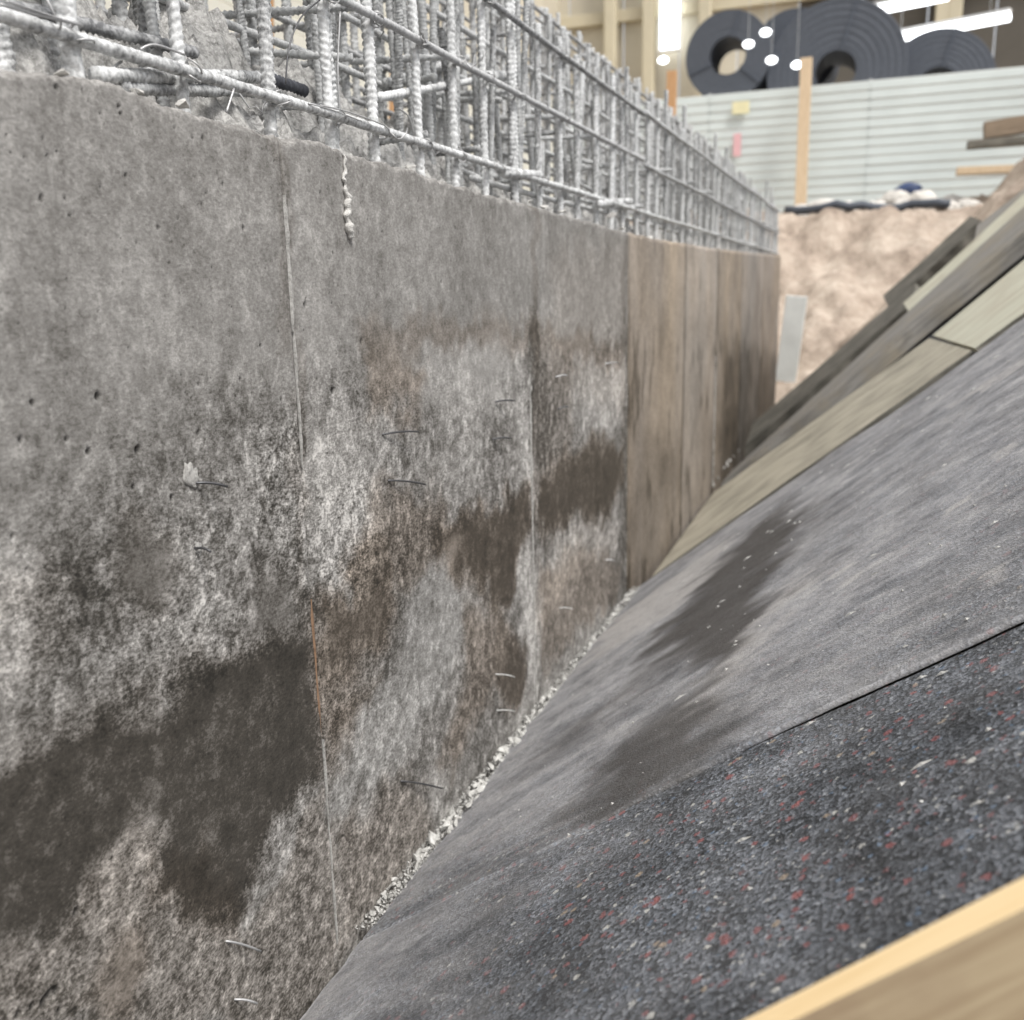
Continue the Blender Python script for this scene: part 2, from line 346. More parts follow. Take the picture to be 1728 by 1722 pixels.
patch([(905, 810), (960, 758), (1010, 740), (1052, 758), (1050, 810), (1030, 865), (1000, 885), (960, 872), (930, 900), (906, 900)], .21, .055, .7, 0, .88)
patch([(840, 1085), (862, 1075), (884, 1090), (888, 1150), (880, 1195), (858, 1212), (838, 1190), (836, 1130)], .20, .045, .6, 0, .85)
patch([(780, 1010), (840, 1030), (870, 1080), (820, 1200), (760, 1300), (740, 1280), (790, 1150)], .36, .05, .5, -.05, .55)
patch([(910, 960), (1000, 930), (1050, 950), (1040, 1010), (960, 1080), (915, 1140)], .40, .05, .45, -.08, .6)
patch([(190, 900), (240, 880), (290, 905), (300, 985), (250, 1030), (200, 1000)], .26, .035, .1, -.05, .65)
patch([(90, 950), (150, 930), (170, 1010), (110, 1040)], -.10, .05)
patch([(430, 960), (505, 950), (522, 1050), (470, 1080), (400, 1080)], .30, .05, .05, -.02, .6)
patch([(180, 1590), (230, 1570), (250, 1640), (220, 1722), (150, 1722)], .28, .04, .3, -.05, .6)
patch([(270, 1440), (300, 1420), (400, 1500), (420, 1560), (360, 1560), (310, 1540)], -.06, .03, .3)
patch([(370, 560), (400, 560), (395, 640), (385, 740), (360, 720)], -.16, .025)
patch([(0, 560), (90, 570), (170, 600), (230, 640), (200, 690), (60, 690), (0, 680)], -.09, .07)
patch([(240, 630), (330, 640), (400, 680), (500, 680), (505, 760), (380, 740), (260, 720)], -.09, .06)
patch([(600, 545), (720, 540), (890, 545), (1050, 590), (1050, 620), (890, 590), (700, 585), (610, 610)], -.10, .035, .35)
patch([(610, 600), (690, 600), (720, 660), (690, 700), (620, 690)], -.02, .04, .5)
patch([(640, 830), (740, 830), (760, 900), (700, 980), (620, 1000), (600, 900)], -.10, .05, .45)
patch([(905, 600), (960, 600), (970, 760), (910, 790)], -.08, .04, .2)
patch([(1010, 600), (1035, 600), (1030, 690), (1012, 700)], -.06, .02)
# pale efflorescence
patch([(725, 940), (765, 925), (785, 1000), (775, 1080), (745, 1150), (705, 1235), (660, 1290), (610, 1320), (560, 1390), (548, 1330), (585, 1250), (645, 1180), (690, 1080)], .61, .06, -.1, -.08, .85)
patch([(640, 1180), (740, 1130), (735, 1230), (690, 1300), (640, 1330)], .06, .04, 0, .04)
patch([(872, 560), (893, 556), (897, 830), (880, 830)], .13, .02)
patch([(872, 960), (899, 940), (906, 1195), (888, 1080), (880, 1040)], .16, .02)
patch([(1000, 610), (1055, 600), (1055, 715), (985, 730)], .14, .025)
patch([(905, 950), (960, 900), (1045, 880), (1040, 925), (980, 955), (930, 1030), (905, 1080)], .13, .035, .1)
patch([(255, 905), (320, 862), (362, 882), (384, 960), (366, 1050), (330, 1060), (290, 985)], .58, .03, 0, .06, .75)
patch([(425, 705), (500, 700), (520, 860), (528, 1000), (470, 960), (440, 860)], .05, .04, 0, .14)
patch([(535, 820), (620, 800), (640, 900), (620, 1000), (545, 1000)], .07, .04, 0, .16)
patch([(520, 700), (640, 690), (650, 780), (560, 800), (515, 790)], .10, .05)
patch([(740, 600), (880, 580), (885, 690), (760, 700), (690, 650)], .09, .05)
patch([(-60, 1000), (90, 960), (140, 1040), (60, 1110), (-60, 1120)], .10, .05, .1, .08)
patch([(160, 1090), (350, 1010), (430, 1090), (330, 1140), (200, 1180)], .06, .06, 0, .08)
patch([(-60, 600), (250, 560), (380, 600), (320, 760), (100, 780), (-60, 740)], .06, .08)
patch([(-80, 1650), (60, 1585), (150, 1480), (240, 1415), (268, 1410), (290, 1500), (320, 1560), (420, 1555), (470, 1480), (520, 1360), (556, 1330), (575, 1660), (520, 1760), (-80, 1760)], .49, .03, .22, .04, .8)
patch([(120, 1560), (190, 1490), (270, 1440), (285, 1500), (240, 1560), (160, 1600)], .10, .025, .05)
patch([(565, 1400), (700, 1300), (730, 1400), (640, 1560), (572, 1610)], .44, .05, .3, .05, .6)
for (x, y, h, wd) in [(418, 705, 95, 5), (402, 700, 70, 5), (456, 688, 80, 5), (173, 735, 35, 6), (5, 595, 45, 7), (54, 690, 22, 3), (113, 748, 14, 4), (150, 772, 22, 4), (236, 770, 35, 5), (412, 880, 90, 6), (430, 940, 90, 7), (336, 1000, 40, 6), (580, 830, 60, 7), (560, 900, 80, 8), (600, 760, 70, 5), (688, 760, 60, 5), (720, 720, 80, 5), (660, 930, 45, 4), (848, 790, 60, 4), (30, 1190, 110, 5), (650, 700, 30, 8)]:
    patch([(x-wd*.3, y), (x+wd*.3, y), (x+wd, y+h*.8), (x+wd*.3, y+h), (x-wd*.6, y+h*.75)], .20, .008, 0, -.05)
patch([(455, 240), (470, 240), (497, 560), (515, 850), (532, 1050), (515, 1050), (495, 850), (482, 560)], -.09, .012, .1, .02)
patch([(472, 240), (480, 240), (503, 560), (520, 850), (514, 850), (498, 560)], -.12, .005, .1)
patch([(898, 350), (908, 350), (912, 800), (900, 800)], -.10, .02, .15)
patch([(1050, 395), (1060, 395), (1056, 1005), (1048, 1005)], -.12, .018, .1)
for q, a_ in [([(258, 1262), (282, 1258), (290, 1308), (268, 1325)], .13), ([(190, 1185), (225, 1175), (215, 1215), (185, 1225)], .09), ([(15, 1275), (45, 1260), (40, 1300), (10, 1310)], .16), ([(335, 1230), (365, 1215), (370, 1270), (340, 1280)], .05), ([(232, 1365), (275, 1350), (290, 1395), (240, 1400)], .12), ([(340, 1410), (362, 1405), (366, 1450), (345, 1455)], .14), ([(150, 1300), (172, 1290), (178, 1330), (155, 1340)], .06), ([(445, 1150), (470, 1140), (470, 1200), (450, 1200)], .05), ([(90, 1350), (120, 1345), (118, 1380), (95, 1385)], .06)]:
    patch(q, a_, .022, 0, .04)
# brown tints
patch([(590, 930), (650, 920), (660, 990), (600, 1010)], 0, .03, .6)
patch([(930, 420), (1055, 400), (1055, 700), (930, 640)], .02, .08, .15)

PITS = [(55, 680, .005), (165, 670, .007), (35, 742, .005), (113, 742, .005), (150, 763, .006), (232, 760, .008), (225, 822, .005), (290, 840, .006), (335, 730, .005), (335, 648, .003), (562, 660, .009), (213, 296, .004), (70, 335, .004), (342, 233, .004), (325, 232, .003), (200, 180, .004), (204, 192, .004), (94, 148, .004), (72, 233, .003), (80, 262, .003), (170, 315, .003), (300, 368, .003), (267, 385, .004), (410, 385, .005), (440, 583, .004), (515, 515, .006), (610, 576, .007), (812, 576, .005), (745, 475, .004), (768, 385, .003), (645, 390, .003), (110, 335, .003), (230, 410, .003), (118, 365, .003), (340, 345, .003), (375, 310, .003), (462, 272, .003), (540, 325, .003), (605, 395, .004), (705, 340, .003), (860, 500, .003),
        (75, 1690, .010), (85, 1678, .009), (55, 1700, .007), (100, 1705, .006), (30, 1712, .007), (130, 1540, .008), (190, 1450, .004), (395, 1575, .005), (745, 1160, .003), (95, 1672, .007), (20, 905, .003), (45, 960, .003), (172, 1015, .003), (118, 1032, .003), (500, 640, .003), (470, 560, .003), (475, 675, .004), (405, 640, .004), (845, 852, .006)]
prnd = random.Random(5)
for _ in range(150):
    PITS.append((prnd.uniform(0, 1040), prnd.uniform(150, 1000), prnd.choice([.0016, .002, .0025])))
PYZ = [(at_wall(a, b), r*.85) for a, b, r in PITS]

wall = empty('concrete_wall', (0, 0, 0), 'stained grey concrete foundation wall with vertical form joints and steel bars above', 'wall')
JY = [-1.05, .235, 1.524, 2.818, 4.09, 5.40, 6.58, 7.82, 9.32, 10.92]
def sample(A, Y, Z):
    u = np.clip((Y-RY0)/RS, 0, len(ry)-1.001); v = np.clip((Z-RZ0)/RS, 0, len(rz)-1.001)
    i = u.astype(int); j = v.astype(int); a = u-i; b = v-j
    return (A[i, j]*(1-a)+A[i+1, j]*a)*(1-b)+(A[i, j+1]*(1-a)+A[i+1, j+1]*a)*b
BROWN = {4: (.565, .70), 5: (.60, .50), 6: (.545, .72), 7: (.565, .42), 8: (.54, .62)}
GAP = [.002, .002, .0040, .0026, .005, .009, .013, .010, .010, .002]
for pi in range(9):
    y0, y1 = JY[pi]+GAP[pi], JY[pi+1]-GAP[pi+1]
    step = [.008, .0028, .0036, .0055, .009, .012, .014, .016, .018][pi]
    ny = int((y1-y0)/step)+1; nz = int(1.8/step)+1
    Yl = np.linspace(y0, y1, ny); zt = top_z(Yl)
    u = np.linspace(0, 1, nz)
    Y = np.repeat(Yl[:, None], nz, 1); Z = -.15+u[None, :]*(zt[:, None]+.15)
    # ragged sampling of the stain map
    wy = (fbm(Y*12, Z*12, 31, 6)-.5)*.13; wz = (fbm(Y*30, Z*9, 33, 4)-.5)*.04+(fbm(Y*12, Z*12, 35, 6)-.5)*.15
    if pi < 4:
        t = sample(T, Y+wy, Z+wz); br = np.minimum(sample(BR, Y+wy, Z+wz)*.85, .56); cn = sample(CN, Y+wy*.5, Z+wz*.5)
        t = t+(fbm(Y*45, Z*60, 41, 4)-.5)*cn*1.0+(fbm(Y*9, Z*9, 44, 6)-.5)*.20*sstep(.36, .24, t)+(fbm(Y*24, Z*11, 43, 4)-.5)*cn*.55
        t += [0, -.012, .012, -.012][pi]
    else:
        bt, bb = BROWN[pi]
        t = bt+(fbm(Y*7, Z*2.2, 50+pi, 4)-.5)*.12+(fbm(Y*2.5, Z*3.5, 60+pi, 5)-.5)*.24+(fbm(Y*14, Z*12, 61, 4)-.5)*.12
        t += .05*sstep(1.1, 1.5, Z)
        ed = np.minimum(Y-y0, (y1-Y)*1.6)+(fbm(Y*3, Z*9, 67, 3)-.5)*.03
        t -= (.20 if pi in (5, 6) else .10)*(1-sstep(.0, .045, ed))
        if pi in (6, 7, 8): t -= .22*sstep(.08, -.12, Z-1.05+.10*(Y-6.9)+(fbm(Y*6, Z*3, 65)-.5)*.5)*sstep(6.6, 7.3, Y+(fbm(Y*3, Z*6, 66)-.5)*.8)
        t -= .22*sstep(.62, .78, fbm(Y*15, Z*4.5, 70+pi, 3))*(1-.5*sstep(.9, 1.4, Z))
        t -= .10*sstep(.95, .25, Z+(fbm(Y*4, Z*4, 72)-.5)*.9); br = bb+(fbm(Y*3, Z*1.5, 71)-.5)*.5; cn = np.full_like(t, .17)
    pit = np.zeros_like(t)
    X = (fbm(Y*1.7, Z*1.7, 80, 3)-.5)*.006+(fbm(Y*12, Z*8, 81, 3)-.5)*.0016
    rough = sstep(.42, .62, cn)
    X += rough*(fbm(Y*60, Z*60, 83, 3)-.5)*.005
    if pi in (1, 2, 3):
        for (py_, pz_), r in PYZ:
            if y0-.02 < py_ < y1+.02:
                i0 = np.searchsorted(Yl, py_-r*2); i1 = np.searchsorted(Yl, py_+r*2)
                if i1 <= i0: continue
                dd = np.hypot(Y[i0:i1]-py_, (Z[i0:i1]-pz_)*.8)
                dd = dd*(1+.5*(vnoise(Y[i0:i1]*250, Z[i0:i1]*250, 90)-.5))
                k = 1-sstep(r*.45, r*1.05, dd)
                X[i0:i1] -= k*r*.9; pit[i0:i1] = np.maximum(pit[i0:i1], k*.85)
    # rounded chipped arris along the top edge
    dz = zt[:, None]-Z; X -= .010*(1-sstep(0, .004+.012*vnoise(Y*30, Y*0, 91)**2, dz))*(.15+1.1*vnoise(Y*26, Y*0, 92)**2)
    P = np.stack([X, Y, Z], -1); C = np.stack([t, np.clip(br, 0, 1), cn, pit], -1)
    def padded(A): return np.pad(A, ((1, 1), (1, 1), (0, 0)), mode='edge')
    P = padded(P); C = padded(C)
    P[0, :, 0] = -.03; P[-1, :, 0] = -.03; P[:, 0, 0] = -.03; P[:, -1, 0] = -.14; P[:, -1, 2] += .006
    me = mesh_np('panel', P.reshape(-1, 3), grid_faces(ny+2, nz+2), M['wall'], True, {'tone': C.reshape(-1, 4)})
    mobj('panel', me, wall)
mobj('core', bm_mesh('core', box_bm(-.82, -.028, -1.06, 10.93, -.2, 1.585), M['crust']), wall)
# rough trowelled top between the bars
cx = np.concatenate([np.arange(-.82, -.03, .009), [-.028]])
cyl = np.concatenate([np.arange(-1.0, 3.4, .009), np.arange(3.4, 10.92, .04)])
CX, CY = np.meshgrid(cx, cyl, indexing='ij')
mound = .20*np.exp(-((CY-1.05)/.55)**2)*sstep(-.09, -.28, CX)+.13*np.exp(-((CY-2.2)/.7)**2)*sstep(-.08, -.3, CX)+.075*sstep(-.08, -.25, CX)
CZ = top_z(CY)-.004+mound*(.45+1.0*fbm(CX*7, CY*7, 100, 3))+(fbm(CX*20, CY*20, 101, 4)-.42)*.13*sstep(-.05, -.14, CX)+(fbm(CX*50, CY*50, 102, 3)-.5)*.075*sstep(-.035, -.1, CX)
mobj('rough_top', mesh_np('rough_top', np.stack([CX, CY, CZ], -1).reshape(-1, 3), grid_faces(len(cx), len(cyl)), M['crust']), wall)

# grout ridges in the form joints
def ridge(y, z0, z1, wmin, wmax, proud, mat, seed, lean=0.):
    n = int(abs(z1-z0)/.006)+2; zz = np.linspace(z0, z1, n)
    wd = (wmin+(wmax-wmin)*fbm(zz*25, zz*0, seed, 3)*1.3)*(.15+.85*np.minimum(sstep(0, .12, np.linspace(0, 1, n)), sstep(0, .12, np.linspace(1, 0, n)))); pr = proud*(-.55+2.3*fbm(zz*30, zz*0, seed+5, 4))
    yy = y+(fbm(zz*6, zz*0, seed+9)-.5)*.006+lean*(zz-z0)
    V = []
    for a, b, c, z in zip(yy, wd, pr, zz):
        V += [(-.004, a-b, z), (c*.8, a-b*.5, z), (c, a+b*.1, z), (c*.6, a+b*.6, z), (-.004, a+b, z)]
    return mobj('grout_ridge', mesh_np('grout_ridge', V, grid_faces(n, 5), mat), wall)
Zw = lambda x, y: at_wall(x, y)[1]
ridge(1.527, Zw(483, 330), Zw(497, 560), .002, .007, .005, M['ridge'], 1)
ridge(1.5275, Zw(497, 560), Zw(512, 790), .0008, .003, .002, M['ridge'], 3)
ridge(1.5205, Zw(528, 1010), Zw(543, 1250), .001, .006, .0022, M['rust'], 5)
ridge(1.5275, Zw(543, 1250), Zw(568, 1610), .0008, .0035, .003, M['ridge'], 7)
ridge(2.820, Zw(896, 640), Zw(904, 1188), .0008, .0035, .0026, M['ridge'], 11)
ridge(6.578, Zw(1208, 600), Zw(1203, 815), .003, .007, .004, M['ridge'], 13)
# white drip of grout hanging down the face
zz = np.linspace(Zw(580, 262), Zw(583, 403), 46); V = []
yd = at_wall(581, 330)[0]
for k, z in enumerate(zz):
    f = k/45; r = (.003+.0075*f)*(.12+1.75*fbm(np.array(k*.55), np.array(.5), 21, 3)); c = yd+.004*math.sin(k*.33)+.003*math.sin(k*.9)+.003*f
    if f > .95: r *= (1.02-f)/.07
    for q in range(8):
        a = 2*math.pi*q/8; V.append((.002+r*.8*math.cos(a)+r*.3, c+r*math.sin(a), z))
bm = bmesh.new(); vs = [bm.verts.new(v) for v in V]
for k in range(45):
    for q in range(8): bm.faces.new((vs[k*8+q], vs[k*8+(q+1) % 8], vs[k*8+8+(q+1) % 8], vs[k*8+8+q]))
bm.faces.new(vs[:8]); bm.faces.new(vs[-8:])
mobj('grout_drip', bm_mesh('grout_drip', bm, M['grout'], True), wall)
# cut form-tie wires poking out of the face
TIES = [(330, 815, 384, 822, 'wire', .0032), (645, 733, 706, 729, 'wire', .003), (655, 811, 718, 818, 'wire', .0032), (836, 678, 868, 677, 'wire', .0035), (832, 741, 862, 740, 'wire', .0035), (938, 636, 957, 634, 'wirelight', .0035), (942, 690, 960, 687, 'wire', .0035), (1022, 614, 1043, 613, 'wirelight', .004),
        (676, 1318, 746, 1331, 'wire', .0032), (382, 1588, 440, 1606, 'wirelight', .003), (396, 1686, 434, 1694, 'wirelight', .003), (836, 1138, 868, 1143, 'wiregrout', .003), (838, 1199, 868, 1201, 'wiregrout', .003), (1022, 945, 1036, 947, 'wirelight', .004), (944, 1026, 966, 1028, 'wiregrout', .003), (330, 925, 356, 932, 'wire', .003)]
for x0, y0, x1, y1, mt, r in TIES:
    a = at_wall(x0, y0); b = at_wall(x1, y1, .03)
    p = [(-.01, a[0]-.004, a[1]), (.004, a[0], a[1])]
    for k in range(1, 5):
        f = k/4; p.append((.004+.026*f, a[0]+(b[0]-a[0])*f, a[1]+(b[1]-a[1])*f+.003*math.sin(f*3)))
    mobj('tie_wire', bm_mesh('tie_wire', tube(p, r*.72, 8), M[mt], True), wall)
# small mortar collars where wires leave the concrete
for x, y, s in [(322, 803, .020), (650, 722, .010), (655, 735, .006), (335, 925, .012), (678, 1310, .012), (385, 1588, .010), (400, 1684, .010), (897, 655, .010), (840, 1140, .006), (945, 637, .007)]:
    a = at_wall(x, y); bm = bmesh.new(); bmesh.ops.create_icosphere(bm, subdivisions=3, radius=1)
    for v in bm.verts:
        k = 1+1.5*(float(fbm(np.array(v.co.y*2.6+x), np.array(v.co.z*2.6+v.co.x*1.3), 5, 4))-.5)
        v.co = Vector((v.co.x*s*.16*k, v.co.y*s*.85*k, v.co.z*s*1.0*k))
    mobj('mortar_collar', bm_mesh('mortar_collar', bm, M['ridge'], True), wall, (-.001, a[0], a[1]))
# dark chipped slivers and small pocket at the rough top edge
for x, y, s in [(325, 178, .018), (120, 126, .012), (1056, 388, .02), (1038, 366, .035), (1100, 402, .02), (700, 284, .014), (243, 158, .012), (925, 352, .02), (955, 358, .02), (900, 342, .014)]:
    a = at_wall(x, y); bm = bmesh.new()
    for _ in range(11): bm.verts.new(Vector((rnd.uniform(-1, 1)*s*.8, rnd.uniform(-1, 1)*s, rnd.uniform(-.3, .5)*s)))
    r_ = bmesh.ops.convex_hull(bm, input=bm.verts[:]); bmesh.ops.delete(bm, geom=[g for g in r_['geom_interior'] if isinstance(g, bmesh.types.BMVert)], context='VERTS')
    mobj('edge_flake', bm_mesh('edge_flake', bm, M['grout']), wall, (-.012, a[0], a[1]+.002))

# ------------------------------------------------------------------ reinforcement cage
cage = empty('rebar_cage', (0, 0, 1.6), 'tall cage of grout-coated ribbed steel bars rising from the concrete wall', 'rebar cage')
cage.location = (0, 0, 0)
def rib_bar(L, r, step, seg, pitch=.0125, rh=.0034, lump=.0024, seed=0, bend=.0):
    n = int(L/step)+1; z = np.linspace(0, L, n)[:, None]; th = (np.arange(seg)/seg*2*math.pi)[None, :]
    ph = (z+.006*np.cos(th))/pitch; rib = np.clip(np.sin(ph*2*math.pi)*1.6, 0, 1)*np.clip(1.25*np.abs(np.sin(th)), 0, 1)
    rr = r+rh*rib*(.4+.9*fbm(z*25+th*0, th*1.2+z*0, seed+3, 2))+lump*2*(fbm(z*45+th*0, np.cos(th)*1.5+z*20, seed, 3)-.5)
    cxv = bend*np.sin(z*2.1+seed)*L; 
    V = np.stack([rr*np.cos(th)+cxv, rr*np.sin(th)+cxv*.4, z+0*th], -1).reshape(-1, 3)
    i, j = np.meshgrid(np.arange(n-1), np.arange(seg), indexing='ij'); a = i*seg+j; b = i*seg+(j+1) % seg
    F = np.stack([a, b, b+seg, a+seg], -1).reshape(-1, 4)
    V = np.concatenate([V, [[cxv[0, 0], cxv[0, 0]*.4, 0], [cxv[-1, 0], cxv[-1, 0]*.4, L+.001]]]); c0 = n*seg; c1 = c0+1
    j = np.arange(seg); e = (n-1)*seg
    caps = np.concatenate([np.stack([j*0+c0, (j+1) % seg, j, j*0+c0], 1), np.stack([j*0+c1, e+j, e+(j+1) % seg, j*0+c1], 1)])
    me = bpy.data.meshes.new('bar'); bmv = V.tolist()
    me.from_pydata(bmv, [], F.tolist()+[[q[0], q[1], q[2]] for q in caps.tolist()]); me.polygons.foreach_set('use_smooth', np.ones(len(me.polygons), bool)); me.update()
    return me
def with_mat(me, mt): me.materials.append(mt); return me
VN = [with_mat(rib_bar(1.0, .0104, .0030, 12, seed=s, bend=.002), M['bar']) for s in range(4)]
VNG = [with_mat(rib_bar(1.0, .0104, .0035, 10, seed=s+10, bend=.003), M['bar2']) for s in range(3)]
VF = [with_mat(rib_bar(1.0, .0106, .012, 7, pitch=.03, seed=s+20, bend=.004), M['bar2']) for s in range(3)]
VT = [with_mat(rib_bar(1.0, .0135, .0032, 14, lump=.005, rh=.0024, seed=s+30), M['bar']) for s in range(2)]
def vbar(x, y, ztop, pool, sc=1.0, z0=1.56, tilt=.008, mt=None):
    me = pool[rnd.randrange(len(pool))]
    return mobj('vertical_bar', me, cage, (x, y, z0), (rnd.gauss(0, tilt), rnd.gauss(0, tilt), rnd.uniform(0, 6.28)), (sc, sc, (ztop-z0)))
front = [.66, .88, 1.105, 1.34, 1.578, 1.79, 1.97, 2.19, 2.402, 2.616, 2.846, 3.079, 3.30, 3.514, 3.756]
y = 3.756
while y < 10.75: y += .218; front.append(y)
for i, y in enumerate(front):
    near = y < 4.2
    zt = 2.66+rnd.uniform(-.1, .1) if y < 2.9 else (2.205+rnd.uniform(-.02, .03) if rnd.random() < .85 else 2.36)
    if y == 1.105: vbar(-.045, y, 2.6, VT, 1.05, tilt=0)
    else: vbar(-.050+rnd.uniform(-.004, .004), y, zt, VN if near else VF, 1.0+rnd.uniform(-.05, .08), tilt=.006 if near else .010)
    if i in (5, 10, 16, 22, 27, 33): vbar(-.058, y+.022, zt-.12, VN if near else VF, 1.0, tilt=.01)
    if rnd.random() < .45 and y > 1.4: vbar(-.075-rnd.random()*.06, y+rnd.uniform(.05, .16), zt-rnd.uniform(0, .4), VNG if near else VF, .8, tilt=.03)
vbar(-.12, 1.06, 2.5, VT, 1.0); vbar(-.10, 1.16, 2.5, VNG, 1.0); vbar(-.16, 1.20, 2.5, VNG, 1.1)
for x in (-.30, -.52, -.76):
    y = .9+rnd.random()*.1
    while y < 10.7:
        vbar(x+rnd.uniform(-.015, .015), y+rnd.uniform(-.03, .03), {-.30: 2.45, -.52: 2.66, -.76: 2.86}[x]+.04*rnd.random(), VNG if y < 4 else VF, .9+.25*rnd.random(), tilt=.012)
        y += .2
    # column of extra starter bars
for _ in range(34):
    y = rnd.uniform(1.35, 4.6); vbar(rnd.uniform(-.28, -.09), y, rnd.uniform(1.95, 2.6), VNG, rnd.uniform(.7, 1.0), tilt=.05)
# horizontals
def hbar(x, z, y0, y1, mt, r=.0095, fine=True, seg=8, lump=.0012, sag=.004):
    me = with_mat(rib_bar(y1-y0, r, .0045 if fine else .03, seg, pitch=.0115 if fine else .08, rh=.0013, lump=lump, seed=rnd.randrange(99), bend=.0), mt)
    V = np.zeros(len(me.vertices)*3, np.float32); me.vertices.foreach_get('co', V); V = V.reshape(-1, 3)
    s = V[:, 2].copy(); V[:, 0] += (fbm(s*1.1, s*0, 7+int(z*10))-.5)*sag*2; V[:, 1] += (fbm(s*1.3, s*0+3, 9+int(z*10))-.5)*sag*2.4
    me.vertices.foreach_set('co', V.ravel()); me.update()
    return mobj('horizontal_bar', me, cage, (x, y0, z), (-math.pi/2, 0, 0))
HB = {}
HB[1.738] = hbar(-.028, 1.738, .4, 4.35, M['bar'], .0095); hbar(-.028, 1.735, 4.36, 10.9, M['bar2'], .0095, False, 7)
HB[1.962] = hbar(-.029, 1.962, .4, 4.5, M['bar3'], .0085); hbar(-.029, 1.945, 4.5, 10.9, M['bar3'], .0095, False, 7, sag=.008)
HB[2.16] = hbar(-.029, 2.16, 1.2, 4.5, M['bar3'], .0085); hbar(-.029, 2.165, 4.5, 10.9, M['bar3'], .0100, False, 7, sag=.008)
hbar(-.066, 1.70, 2.55, 5.5, M['bar2'], .0085, True, 7)
for x in (-.30, -.52, -.76):
    for k, z in enumerate(np.arange(1.80, {-.30: 2.42, -.52: 2.63, -.76: 2.83}[x], .135)):
        hbar(x+.02, z+rnd.uniform(-.01, .01)+.02*(x < -.5), .5, 10.9, M['bar2'] if x > -.5 else M['bar3'], .0085, False, 7, sag=.01)
for z in np.arange(2.24, 2.84, .1): hbar(-.72, z, 3.5, 10.9, M['bar3'], .007, False, 6, sag=.01)
# cross links and short bars laid through the cage
def cross(p0, p1, mt, r=.009, name='cross_bar'):
    a = Vector(p0); d = Vector(p1)-a; me = with_mat(rib_bar(d.length, r, .004, 9, seed=rnd.randrange(99)), mt)
    return mobj(name, me, cage, a, d.to_track_quat('Z', 'Y').to_euler())
def pw(px, py, X): a = at_wall(px, py, X); return (X, a[0], a[1])
cross(pw(160, 128, -.02), pw(462, 131, -.14), M['bar'], .0092)
cross(pw(445, 130, -.135), pw(515, 154, -.13), M['bardark'], .0098)
cross(pw(204, 150, -.03), pw(430, 156, -.13), M['bar2'], .0075)
cross(pw(0, 6, -.10), pw(330, 90, -.10), M['bar3'], .008)
cross(pw(640, 165, -.04), pw(865, 125, -.28), M['bar'], .0075)
cross(pw(650, 140, -.20), pw(790, 98, -.34), M['bar2'], .008)
cross(pw(820, 130, -.05), pw(868, 128, -.22), M['bar'], .012)
cross(pw(850, 292, -.03), pw(912, 296, -.03), M['bar'], .012)
cross(pw(1010, 345, -.02), pw(1064, 340, -.06), M['bar'], .013)
for y in np.arange(4.3, 10.6, .62):
    z = rnd.choice([1.735, 1.95]); cross((.012, y, z+.012), (-.75, y+rnd.uniform(-.1, .1), z+.02+rnd.uniform(-.02, .05)), M['bar2'], .008)
for _ in range(14):
    y = rnd.uniform(1.5, 4.5); z = rnd.uniform(1.70, 1.95); cross((rnd.uniform(-.12, -.03), y, z), (rnd.uniform(-.5, -.2), y+rnd.uniform(-.25, .35), z+rnd.uniform(-.05, .12)), M['bar2'], rnd.uniform(.005, .009))
for y in np.arange(1.9, 4.2, .47): cross((-.03, y, 1.97), (-.74, y+rnd.uniform(-.06, .06), 2.0), M['bar2'], .007)
# links seen as a ladder along the back
for y in np.arange(2.4, 10.5, .55):
    for z in (2.1, 2.3): cross((-.30, y, z), (-.76, y, z+rnd.uniform(-.01, .01)), M['bar3'], .007)
# tie wires round the crossings
def tie_mesh(seed):
    r_ = random.Random(seed); p = []
    for k in range(26):
        a = k/25*math.pi*4.4; p.append((.0125*math.cos(a)+.004*math.sin(a*.5), .0125*math.sin(a)*.9, .010*math.sin(a*.5+.5)+.002*k/25))
    for k in range(1, 7): p.append((.0125+.006*k+r_.uniform(-.002, .002), .004*k*r_.uniform(.2, 1), .006*k*r_.uniform(-.6, 1)))
    return bm_mesh('wire_knot', tube(p, .0013, 5), M['wirelight'], True)
TK = [tie_mesh(s) for s in range(4)]
def knot(bar, me, loc, rot, sc):
    o = mobj('wire_knot', me, bar, loc, rot, sc); o.matrix_parent_inverse = bar.matrix_basis.inverted(); return o
for y in front:
    if y > 5.5: break
    for z, pz in ((1.738, .8), (1.962, .6), (2.16, .3)):
        if rnd.random() < pz+.2 and (z < 2.1 or y > 1.25) and y < 4.3: knot(HB[z], TK[rnd.randrange(4)], (-.030, y, z), (rnd.uniform(-.6, .6), rnd.uniform(-.5, .5), rnd.uniform(0, 6)), (1.25,)*3)
def loose(pts, mt='wirelight', r=.0016):
    P = [Vector(pw(*q)) for q in pts]; Q = []
    for i in range(len(P)-1):
        a, b, c, d = P[max(i-1, 0)], P[i], P[i+1], P[min(i+2, len(P)-1)]
        for k in range(6):
            t = k/6; Q.append(.5*((2*b)+(-a+c)*t+(2*a-5*b+4*c-d)*t*t+(-a+3*b-3*c+d)*t**3))
    Q.append(P[-1]); return mobj('loose_wire', bm_mesh('loose_wire', tube(Q, r, 5), M[mt], True), cage)
loose([(0, 8, -.01), (60, 25, -.012), (135, 42, -.012)], r=.0022); loose([(10, 2, -.008), (70, 22, -.01), (140, 45, -.012)], r=.0016); loose([(236, 84, -.03), (262, 76, -.02), (312, 93, -.01)], r=.002)
loose([(482, 142, -.03), (488, 80, -.03), (508, 30, -.03), (540, 0, -.03)], 'wire', .0016); loose([(574, 20, -.03), (570, 120, -.03), (575, 200, -.03)], 'wirelight', .002); loose([(382, 190, -.02), (395, 150, -.02)], r=.002)
